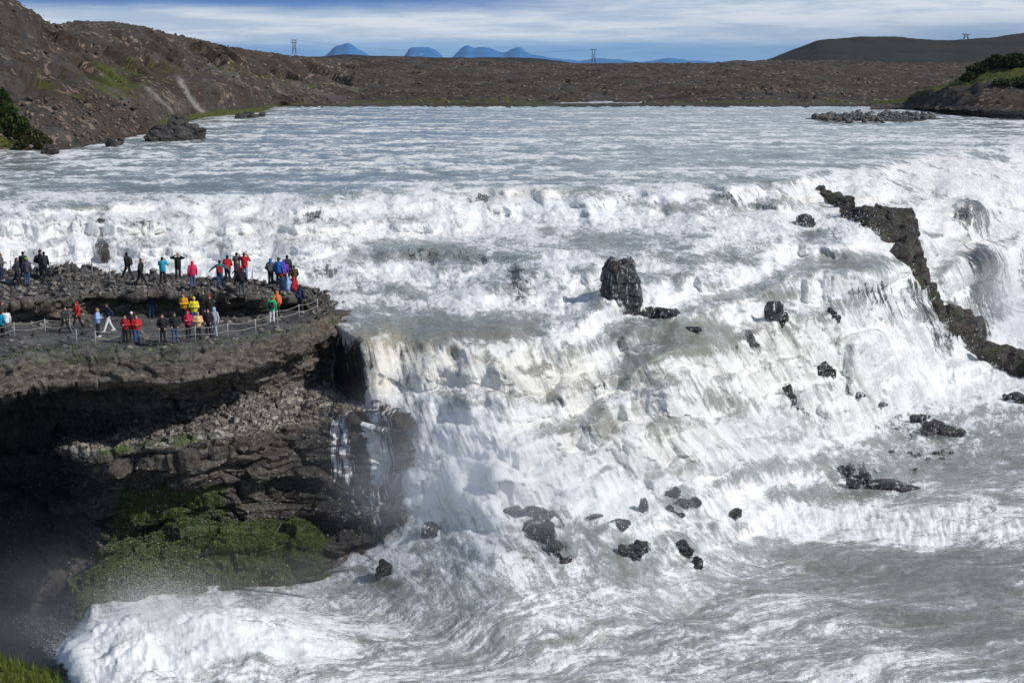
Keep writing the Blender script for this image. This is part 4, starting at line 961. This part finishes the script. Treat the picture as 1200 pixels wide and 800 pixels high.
def pose_meshes(key):
    if key in PM: return PM[key]
    q = POSES[key]; ln = q['lean']
    ls = (-.185, .0 + ln, 1.425); rs = (.185, .0 + ln, 1.425); nk = (0, ln + .01, 1.46); hd = np.array((0, ln * 1.2 - .015, 1.625))
    lh, rh = (-.095, 0, .93), (.095, 0, .93)
    b = []
    b.append(sphere(hd, (.078, .098, .115), 12)); b.append(sphere(hd + (0, -.045, -.05), (.052, .055, .062), 10))
    b.append(cap(hd + (0, -.092, .015), hd + (0, -.112, -.022), .011, .016, 6))                 # nose
    b.append(cap(hd + (-.022, -.093, -.062), hd + (.022, -.093, -.062), .009, .009, 6))         # lips
    b.append(cap(hd + (-.03, -.088, .035), hd + (.03, -.088, .035), .012, .012, 6))             # brow
    for s in (-1, 1): b.append(sphere(hd + (s * .079, .008, -.01), (.012, .02, .032), 6))
    b.append(cap(nk, hd + (0, 0, -.06), .058, .052)); b.append(cap((0, 0, 1.0), (0, ln, 1.36), .125, .13, 14, 1, 1.0))
    b.append(cap(ls, rs, .065, .065)); b.append(cap(lh, rh, .10, .10))
    for sh_, el, wr in ((ls, q['le'], q['lw']), (rs, q['re'], q['rw'])):
        b.append(cap(sh_, el, .052, .042)); b.append(cap(el, wr, .041, .029)); hand(wr, el, b)
    for hp, kn, ft in ((lh, q['lk'], q['lf']), (rh, q['rk'], q['rf'])):
        b.append(cap(hp, kn, .088, .058)); b.append(cap(kn, ft, .055, .038)); f = np.array(ft); b.append(cap(f + (0, .03, -.02), f + (0, -.13, -.045), .036, .028))
    body = remeshed('body', b, .0125)
    j = [cap((-.075, .01, .90), (.075, .01, .90), .135, .135), cap((0, .005, .98), (0, ln, 1.34), .168, .175, 16), cap((-.06, ln, 1.36), (.06, ln, 1.36), .125, .125),
         cap((-.08, 0, .95), (-.08, ln, 1.33), .13, .135), cap((.08, 0, .95), (.08, ln, 1.33), .13, .135), cap(ls, rs, .086, .086), cap(nk, (0, ln, 1.50), .078, .07)]
    for sh_, el, wr in ((ls, q['le'], q['lw']), (rs, q['re'], q['rw'])):
        j.append(cap(sh_, el, .083, .066)); j.append(cap(el, wr, .064, .048))
    jacket = remeshed('jacket', j, .02)
    tr = [cap(lh, rh, .118, .118), cap((0, 0, .86), (0, 0, 1.0), .13, .13)]
    for hp, kn, ft in ((lh, q['lk'], q['lf']), (rh, q['rk'], q['rf'])):
        tr.append(cap(hp, kn, .108, .078)); tr.append(cap(kn, ft, .076, .060))
    trousers = remeshed('trousers', tr, .02)
    shoes = []
    for ft in (q['lf'], q['rf']):
        f = np.array(ft); shoes.append(remeshed('shoe', [cap(f + (0, .045, -.035), f + (0, -.15, -.045), .050, .043), cap(f + (0, .02, .03), f + (0, .02, -.03), .05, .05)], .012))
    o = np.array((0, ln * 1.2 - .015, 1.625))
    hair = remeshed('hair', [sphere(o + (0, .020, .030), (.090, .100, .105), 10), sphere(o + (0, .055, -.03), (.075, .06, .09), 10)], .014)
    longhair = remeshed('hair', [sphere(o + (0, .020, .030), (.092, .102, .105), 10), cap(o + (0, .07, 0), o + (0, .10, -.22), .085, .06)], .014)
    hood = remeshed('hood', [sphere(o + (0, .025, .025), (.108, .115, .128), 10), cap(o + (0, .04, -.05), (0, ln + .04, 1.46), .105, .11)], .016)
    capm = remeshed('cap', [sphere(o + (0, .015, .055), (.095, .108, .085), 10), cap(o + (-.04, -.11, .045), (.04, o[1] - .11, o[2] + .045), .035, .035)], .012)
    hat = remeshed('hat', [sphere(o + (0, .012, .055), (.098, .110, .090), 10), cap(o + (0, .012, .14), o + (0, .012, .155), .025, .028)], .014)
    pack = remeshed('backpack', [cap((-.08, ln + .24, 1.05), (-.08, ln + .24, 1.32), .105, .10), cap((.08, ln + .24, 1.05), (.08, ln + .24, 1.32), .105, .10), cap((0, ln + .33, 1.05), (0, ln + .33, 1.16), .09, .085)] +
        [cap((s * .12, ln + .16, 1.42), (s * .12, ln - .17, 1.30), .022, .022) for s in (-1, 1)], .016)
    cam = remeshed('camera', [cap((-.05, q['rw'][1] - .10, q['rw'][2] + .04), (.05, q['rw'][1] - .10, q['rw'][2] + .04), .042, .042), cap((0, q['rw'][1] - .12, q['rw'][2] + .04), (0, q['rw'][1] - .2, q['rw'][2] + .04), .04, .036)], .012)
    PM[key] = dict(body=body, jacket=jacket, trousers=trousers, shoes=shoes, hair=hair, longhair=longhair, hood=hood, cap=capm, hat=hat, pack=pack, camera=cam)
    for m in list(PM[key].values()):
        for mm_ in (m if isinstance(m, list) else [m]):
            if not mm_.materials: mm_.materials.append(None)
    return PM[key]
MC = {}
def cloth(c, rough=.75):
    k = tuple(round(x, 3) for x in c)
    if k not in MC:
        t = NT('cloth'); p = t.obj(); n = t.noise(t.scale(p, (9, 9, 5)), 1, 4, .6)
        MC[k] = t.fin(t.mix(n, tuple(x * .72 for x in c), tuple(min(1, x * 1.2) for x in c)), rough, .3); t.bump(n, .5, .03)
    return MC[k]
SKIN = (.48, .30, .22)
C = dict(black=(.018,.018,.02), dark=(.035,.037,.042), grey=(.09,.095,.10), ltgrey=(.42,.44,.47), navy=(.018,.03,.075), blue=(.02,.12,.45), jeans=(.05,.10,.22), ltjeans=(.20,.33,.50),
         turq=(.02,.36,.50), red=(.55,.02,.03), pink=(.62,.03,.09), dred=(.35,.015,.025), orange=(.70,.17,.06), amber=(.80,.36,.02), yellow=(.78,.68,.03), tan=(.72,.48,.22), green=(.02,.42,.16),
         white=(.78,.78,.78), purple=(.16,.05,.42), plum=(.07,.06,.09), brown=(.10,.055,.03), hairb=(.05,.03,.018), hairk=(.015,.012,.01), blond=(.36,.25,.11), ltblue=(.30,.45,.75), teal=(.02,.16,.20), lime=(.25,.45,.03))
GP = 'visitors on the viewing shelf'
def person(u, vf, hp, pose, face, jk, trs, head, hc, label, pack=None, camera=False, shoe='dark', facec=None, dz=0):
    """face: heading in degrees, 0 looks towards the camera, 180 away, 90 towards the right"""
    p = None
    for k in range(9):
        r_ = BC.ray_cast(Vector((0, 0, CAMZ)), Vector([float(q) for q in ray(u, vf + k)]).normalized())
        if r_[0] is not None and abs(r_[1].z) > .75: p = np.array(r_[0]); break
    if p is None: p = hit(BC, u, vf); p = np.array(p) if p else at_z(u, vf, 14.4)
    for k in range(10):                      # keep the figure clear of the overhanging slab
        tgt = Vector(p) + Vector((0, 0, .95)); o_ = Vector((0, 0, CAMZ)); r_ = BC.ray_cast(o_, (tgt - o_).normalized())
        if r_[0] is None or (r_[0] - o_).length > (tgt - o_).length - .25: break
        q_ = p * np.array([1 - .4 / p[1], 1, 1]) - np.array([0, .4, 0]); r_ = BC.ray_cast(Vector(q_) + Vector((0, 0, .9)), Vector((0, 0, -1)))
        p = np.array(r_[0]) if r_[0] is not None else q_
    d = p[1]; H = hp * d / F / math.cos(TH) ; sc = min(1.09, max(.86, H / 1.75))
    m = pose_meshes(pose)
    r = empty('person', (float(p[0]), float(p[1]), float(p[2]) + .01 + dz), math.radians(face)); r.scale = (sc,) * 3
    tag(r, label, 'person', GP)
    def add(nm, me, c, par=None):
        o = bpy.data.objects.new(nm, me); COL.objects.link(o); o.parent = par or r
        o.material_slots[0].link = 'OBJECT'; o.material_slots[0].material = cloth(c); return o
    bo = add('body', m['body'], SKIN); ja = add('jacket', m['jacket'], C[jk]); tr = add('trousers', m['trousers'], C[trs])
    for s in m['shoes']: add('shoe', s, C[shoe], tr)
    nm = 'hair' if head == 'longhair' else head
    add(nm, m[head], C[hc], ja if nm == 'hood' else bo)
    if head in ('cap', 'hat'): add('hair', m['hair'], C['hairb'], bo)
    if pack: add('backpack', m['pack'], C[pack])
    if camera: add('camera', m['camera'], C['black'])
    return r
# upper shelf, left to right
person(2,330,33,'hold',90,'grey','navy','hair','brown','person in a grey jacket and white shoes at the far left of the upper shelf', shoe='white')
person(20,334,32,'walk',90,'dark','black','longhair','brown','brown haired person all in black walking beside the one in blue jeans and green cap')
person(28,328,33,'stand',180,'black','black','cap','black','person in a dark cap half hidden behind the one with the green cap')
person(32,335,33,'stand',180,'plum','jeans','hat','lime','person in a plum coloured jacket, blue jeans and green cap')
person(48,326,33,'stand',120,'black','black','hat','black','taller of two dark figures standing close together near the left', pack='black')
person(52.5,327,32,'stand',180,'dark','black','hair','hairk','dark figure pressed close to the right side of a taller one near the left')
person(150,329,33,'stride',-110,'black','black','hair','hairk','person in black with backpack stepping left beside the back water edge', pack='black')
person(165,337,34,'stride',80,'black','black','hair','hairk','person in black striding widely right on the upper shelf')
person(191,334,33,'camera',170,'turq','black','hair','hairk','person in a turquoise jacket raising a camera to the falls', camera=True)
person(209,327,32,'shade',0,'black','black','hair','brown','person in black with both arms raised to the head', camera=False)
person(226,338,32,'stand',200,'pink','jeans','hood','pink','person in a pinkish red hooded jacket and blue trousers standing alone')
person(258,338,33,'spread',180,'teal','jeans','hair','hairk','person in a teal and red jacket holding both arms away from the body', pack='dred')
person(267,328,33,'hold',180,'dred','black','hair','hairk','person in black and dark red behind the one with spread arms', pack='red')
person(278,328,32,'camera',170,'grey','black','cap','dark','person in grey behind the red backpack carrier')
person(279.5,336,30,'walk',-100,'dark','black','hair','blond','blond person carrying a bright red backpack', pack='red')
person(287,328,33,'camera',160,'red','ltjeans','hair','hairb','person in a red jacket and pale jeans photographing the falls', camera=True)
person(284,347,33,'stand',180,'black','grey','hair','hairk','person in black at the front edge of the upper shelf below the red backpack', pack='black')
person(317.5,330,32,'pocket',170,'grey','black','hood','blue','person with a blue hood and grey backpack near the right end of the upper shelf', pack='grey')
person(327,331,34,'stand',160,'blue','black','cap','navy','tall person in a bright blue jacket right of the grey backpack')
person(337,332,33,'stand',180,'dark','black','hair','hairk','dark clothed person behind the purple backpack')
person(333,336,31,'stand',180,'purple','black','hood','purple','person in a purple jacket with a purple backpack', pack='purple')
person(345,334,28,'pocket',180,'brown','dark','hair','hairk','person in a dark brown jacket rightmost on the upper shelf')
# beside the step at the right end
person(331,363,27,'hold',200,'navy','navy','hat','red','person in navy with a red hat by the step at the right end')
person(338,363,29,'stand',180,'ltblue','ltjeans','hood','ltblue','person all in pale blue and white by the step at the right end')
person(345,362.5,30,'hold',170,'red','black','hood','red','person in a red hooded jacket by the step, left of the navy one', pack='dred')
person(352.5,367,33,'stand',150,'navy','dark','hood','navy','person in a navy hooded jacket and white shoes rightmost on the lower ledge', pack='navy', shoe='white')
person(325,374,33,'hold',-140,'orange','black','hood','orange','person in an orange jacket behind the one in green and white', pack='orange')
person(319,379,32,'stand',180,'green','white','cap','green','person in a green and white jacket and white trousers with a black backpack', pack='black')
# lower ledge
person(3,386,33,'stand',90,'dark','black','hair','brown','dark clothed person at the far left of the lower ledge behind the turquoise jacket')
person(3,396,32,'pocket',150,'turq','black','hair','hairb','person in a turquoise jacket at the left edge by the rope')
person(8,393,28,'stand',200,'white','grey','hair','hairb','person in white close behind the turquoise jacket at the left edge')
person(76,390,30,'stride',60,'dark','black','hair','brown','person in dark grey walking with legs apart at the left of the lower ledge')
person(91.5,386,32,'walk',-30,'red','black','hood','red','person in a bright red hooded jacket behind the left rope')
person(115,395,34,'hold',90,'ltblue','black','hair','blond','person in a white and pale blue jacket with white shoes', shoe='white', pack=None)
person(128,389,34,'stride',-60,'navy','white','hair','hairk','person in a dark jacket and white trousers in the shade of the step', shoe='white')
person(147.5,403,34,'hold',-10,'dred','black','hair','hairb','person in a dark red jacket left of two in red at the rope')
person(155,398,33,'stand',10,'black','black','cap','white','person with a white cap between the two in red')
person(160.5,403,34,'hold',15,'red','jeans','hair','brown','person in a red jacket and jeans right of two in red at the rope')
person(178,372,32,'stand',180,'navy','jeans','hood','white','person in navy with a white hood close under the step')
person(191,403,35,'pocket',0,'black','black','hair','brown','brown haired person in a long black coat at the rope')
person(205,402,36,'pocket',20,'black','jeans','hat','dark','person in a black coat and blue jeans at the rope')
person(216,378,34,'hold',-20,'amber','black','hair','brown','person in an amber yellow jacket in the rear row')
person(228,382,34,'hold',10,'yellow','jeans','hat','yellow','person in a bright yellow jacket and yellow hat with a dark backpack', pack='black')
person(238.5,376,35,'stand',20,'black','black','hair','hairk','tall person in black in the rear row right of the yellow jacket')
person(246,380,34,'stand',10,'black','black','hat','dred','person in black with a dark red hat at the right of the rear row')
person(221,397,33,'hold',-10,'pink','black','hood','red','person in a red jacket and hood beside the tan jacket at the rope')
person(232.5,399,34,'hold',10,'tan','black','hair','blond','person in a tan jacket and black trousers at the rope')
person(244.5,396,34,'pocket',0,'black','black','hair','brown','person in black left of the pale hooded one at the rope')
person(251.5,395,35,'stand',-20,'ltgrey','ltgrey','hood','ltblue','person all in pale grey with a pale hood, rightmost at the front rope')

# ------------------------------------------------------------------ mist
def mat_mist(name, dens, sc, col=(.93, .95, 1)):
    m = bpy.data.materials.new(name); m.use_nodes = True; t = m.node_tree; t.nodes.clear()
    out = t.nodes.new('ShaderNodeOutputMaterial'); vol = t.nodes.new('ShaderNodeVolumePrincipled'); t.links.new(vol.outputs[0], out.inputs['Volume'])
    vol.inputs['Color'].default_value = (*col, 1); vol.inputs['Anisotropy'].default_value = .2
    tc = t.nodes.new('ShaderNodeTexCoord'); ln = t.nodes.new('ShaderNodeVectorMath'); ln.operation = 'LENGTH'; t.links.new(tc.outputs['Object'], ln.inputs[0])
    mr = t.nodes.new('ShaderNodeMapRange'); mr.interpolation_type = 'SMOOTHSTEP'; mr.inputs[1].default_value = 1.0; mr.inputs[2].default_value = .15; mr.inputs[3].default_value = 0; mr.inputs[4].default_value = 1
    t.links.new(ln.outputs['Value'], mr.inputs[0])
    ns = t.nodes.new('ShaderNodeTexNoise'); ns.inputs['Scale'].default_value = sc; ns.inputs['Detail'].default_value = 4; ns.inputs['Roughness'].default_value = .6; t.links.new(tc.outputs['Object'], ns.inputs['Vector'])
    m2 = t.nodes.new('ShaderNodeMapRange'); m2.interpolation_type = 'SMOOTHSTEP'; m2.inputs[1].default_value = .28; m2.inputs[2].default_value = .80; t.links.new(ns.outputs[0], m2.inputs[0])
    mu = t.nodes.new('ShaderNodeMath'); mu.operation = 'MULTIPLY'; t.links.new(mr.outputs[0], mu.inputs[0]); t.links.new(m2.outputs[0], mu.inputs[1])
    mv = t.nodes.new('ShaderNodeMath'); mv.operation = 'MULTIPLY'; t.links.new(mu.outputs[0], mv.inputs[0]); mv.inputs[1].default_value = dens
    t.links.new(mv.outputs[0], vol.inputs['Density'])
    return m
def mist(u, v, d, rx, ry, rz, dens, label, sc=2.2):
    c = at_d(u, v, d); vv, ff = sphere((0, 0, 0), (1, 1, 1), 14)
    o = mesh_obj('mist', vv, ff, mat_mist('mist_air', dens, sc)); o.location = c; o.scale = (rx, ry, rz)
    return tag(o, label, 'mist', kind='stuff')
mist(530,550,90,10,6,6.5,.15,'dense spray cloud at the foot of the main left fall')
mist(150,740,83,12,6,4.8,.10,'spray drifting up at the foot of the cliff, lower left')
mist(330,690,86.5,8,3.5,3.4,.08,'thin spray over the mossy mound')
mist(40,720,88,9,6,7,.045,'thin blue spray rising in the dark hollow of the cliff')
mist(1150,380,165,17,12,11,.16,'spray filling the gorge behind the ridge')
mist(1000,440,138,13,7,6,.10,'spray in front of the right cascade')
mist(650,575,85,12,5,4.0,.13,'soft spray hanging over the foot of the centre falls')
mist(1170,230,180,18,10,9,.03,'faint spray drifting up over the crest of the right hand falls')
mist(860,520,104,9,6,4,.12,'spray at the foot of the middle cascade')

# ------------------------------------------------------------------ haze, world, sun, camera
hz = NT('haze_air'); hz.t.nodes.remove(hz.b)
pv = hz.n('ShaderNodeVolumePrincipled'); pv.inputs['Color'].default_value = (.50, .72, 1, 1); pv.inputs['Density'].default_value = (.000014); pv.inputs['Anisotropy'].default_value = .0
hz.l(pv.outputs[0], hz.out.inputs['Volume'])
Vb = [(x, y, z) for z in (-12, 900) for x, y in ((-14000, -300), (14000, -300), (14000, 29500), (-14000, 29500))]
hb = mesh_obj('haze', Vb, [(3, 2, 1, 0), (4, 5, 6, 7), (0, 1, 5, 4), (1, 2, 6, 5), (2, 3, 7, 6), (3, 0, 4, 7)], hz.m, smooth=False); tag(hb, 'pale air between the viewer and the mountains', 'haze', kind='stuff')

AZ, EL = math.radians(28), math.radians(40)         # sun to the right, a little behind the camera
sd = Vector((math.cos(AZ) * math.cos(EL), -math.sin(AZ) * math.cos(EL), math.sin(EL)))
L = bpy.data.lights.new('sun', 'SUN'); L.energy = 3.4; L.angle = math.radians(.5); L.color = (1, .965, .915)
lo = bpy.data.objects.new('sun', L); COL.objects.link(lo); lo.rotation_euler = (-sd).to_track_quat('-Z', 'Y').to_euler()
W = bpy.data.worlds.new('World'); scene.world = W; W.use_nodes = True; t = W.node_tree; t.nodes.clear()
out = t.nodes.new('ShaderNodeOutputWorld'); bg = t.nodes.new('ShaderNodeBackground'); t.links.new(bg.outputs[0], out.inputs[0]); bg.inputs[1].default_value = .085
sky = t.nodes.new('ShaderNodeTexSky'); sky.sky_type = 'NISHITA'; sky.sun_disc = False; sky.sun_elevation = EL
sky.sun_rotation = math.atan2(sd.x, sd.y); sky.ozone_density = 2.5; sky.air_density = 1.0; sky.dust_density = .4
tc = t.nodes.new('ShaderNodeTexCoord'); sp = t.nodes.new('ShaderNodeSeparateXYZ'); t.links.new(tc.outputs['Generated'], sp.inputs[0])
def wn(sc, sz, detail=6, rough=.55, off=0):
    mp = t.nodes.new('ShaderNodeMapping'); mp.inputs['Scale'].default_value = (sc, sc, sz); mp.inputs['Location'].default_value = (off, 0, 0); t.links.new(tc.outputs['Generated'], mp.inputs[0])
    n = t.nodes.new('ShaderNodeTexNoise'); n.inputs['Scale'].default_value = 1; n.inputs['Detail'].default_value = detail; n.inputs['Roughness'].default_value = rough; t.links.new(mp.outputs[0], n.inputs[0]); return n.outputs[0]
def wm(op, a, b):
    x = t.nodes.new('ShaderNodeMath'); x.operation = op
    for s, v in ((0, a), (1, b)):
        if isinstance(v, (int, float)): x.inputs[s].default_value = v
        else: t.links.new(v, x.inputs[s])
    return x.outputs[0]
def wss(a, b, x):
    m = t.nodes.new('ShaderNodeMapRange'); m.interpolation_type = 'SMOOTHSTEP'; m.inputs[1].default_value = a; m.inputs[2].default_value = b; t.links.new(x, m.inputs[0]); return m.outputs[0]
def wmix(f, a, b):
    x = t.nodes.new('ShaderNodeMix'); x.data_type = 'RGBA'; t.links.new(f, x.inputs[0])
    for s, v in ((6, a), (7, b)):
        if isinstance(v, tuple): x.inputs[s].default_value = (*v, 1)
        else: t.links.new(v, x.inputs[s])
    return x.outputs[2]
z = sp.outputs[2]; xg = sp.outputs[0]
zz = wm('ADD', z, wm('MULTIPLY', wm('SUBTRACT', wn(9, 60, 5, .6), .5), .010))
# clear sky -> blue low bank, bright cloud deck above it, blue gap at the upper left
clear = wmix(wss(-.05, .6, z), (1.1, 2.6, 5.6), sky.outputs[0])
deck = wmix(wss(.40, .62, wn(10, 110, 7, .62, 3)), (6.0, 7.2, 8.8), (10.2, 10.6, 11.0))
low = wmix(wss(.3, .7, wn(6, 90, 5, .6, 9)), (1.9, 4.1, 7.3), (3.8, 6.0, 8.8))
c1 = wmix(wss(.007, .0165, zz), low, deck)
gap = wm('MULTIPLY', wss(.0265, .0345, zz), wss(.10, -.06, xg))
c2 = wmix(gap, c1, (.8, 2.3, 6.0))
dk = wm('MULTIPLY', wss(.05, .28, xg), wss(.030, .012, zz))
c2 = wmix(wm('MULTIPLY', dk, .75), c2, (2.5, 3.8, 5.8))
hi = wmix(wm('MULTIPLY', wss(.50, .66, wn(3, 7, 7, .6, 5)), .75), sky.outputs[0], (8, 8.3, 8.6))
c3 = wmix(wss(.05, .16, z), c2, hi)
t.links.new(c3, bg.inputs[0])

cd = bpy.data.cameras.new('camera'); cd.sensor_fit = 'HORIZONTAL'; cd.sensor_width = 36; cd.lens = 36 * F / 1200; cd.clip_start = .5; cd.clip_end = 60000
co_ = bpy.data.objects.new('camera', cd); COL.objects.link(co_); co_.location = (0, 0, CAMZ); co_.rotation_euler = (math.pi / 2 - TH, 0, 0); scene.camera = co_
scene.render.engine = 'CYCLES'
scene.view_settings.view_transform = 'Standard'; scene.view_settings.look = 'None'; scene.view_settings.gamma = 1; scene.view_settings.exposure = 0
scene.view_settings.use_curve_mapping = False
cy = scene.cycles; cy.max_bounces = 6; cy.diffuse_bounces = 3; cy.glossy_bounces = 2; cy.transparent_max_bounces = 6; cy.volume_bounces = 3; cy.volume_step_rate = 2.0; cy.use_denoising = True
cy.sample_clamp_indirect = 4
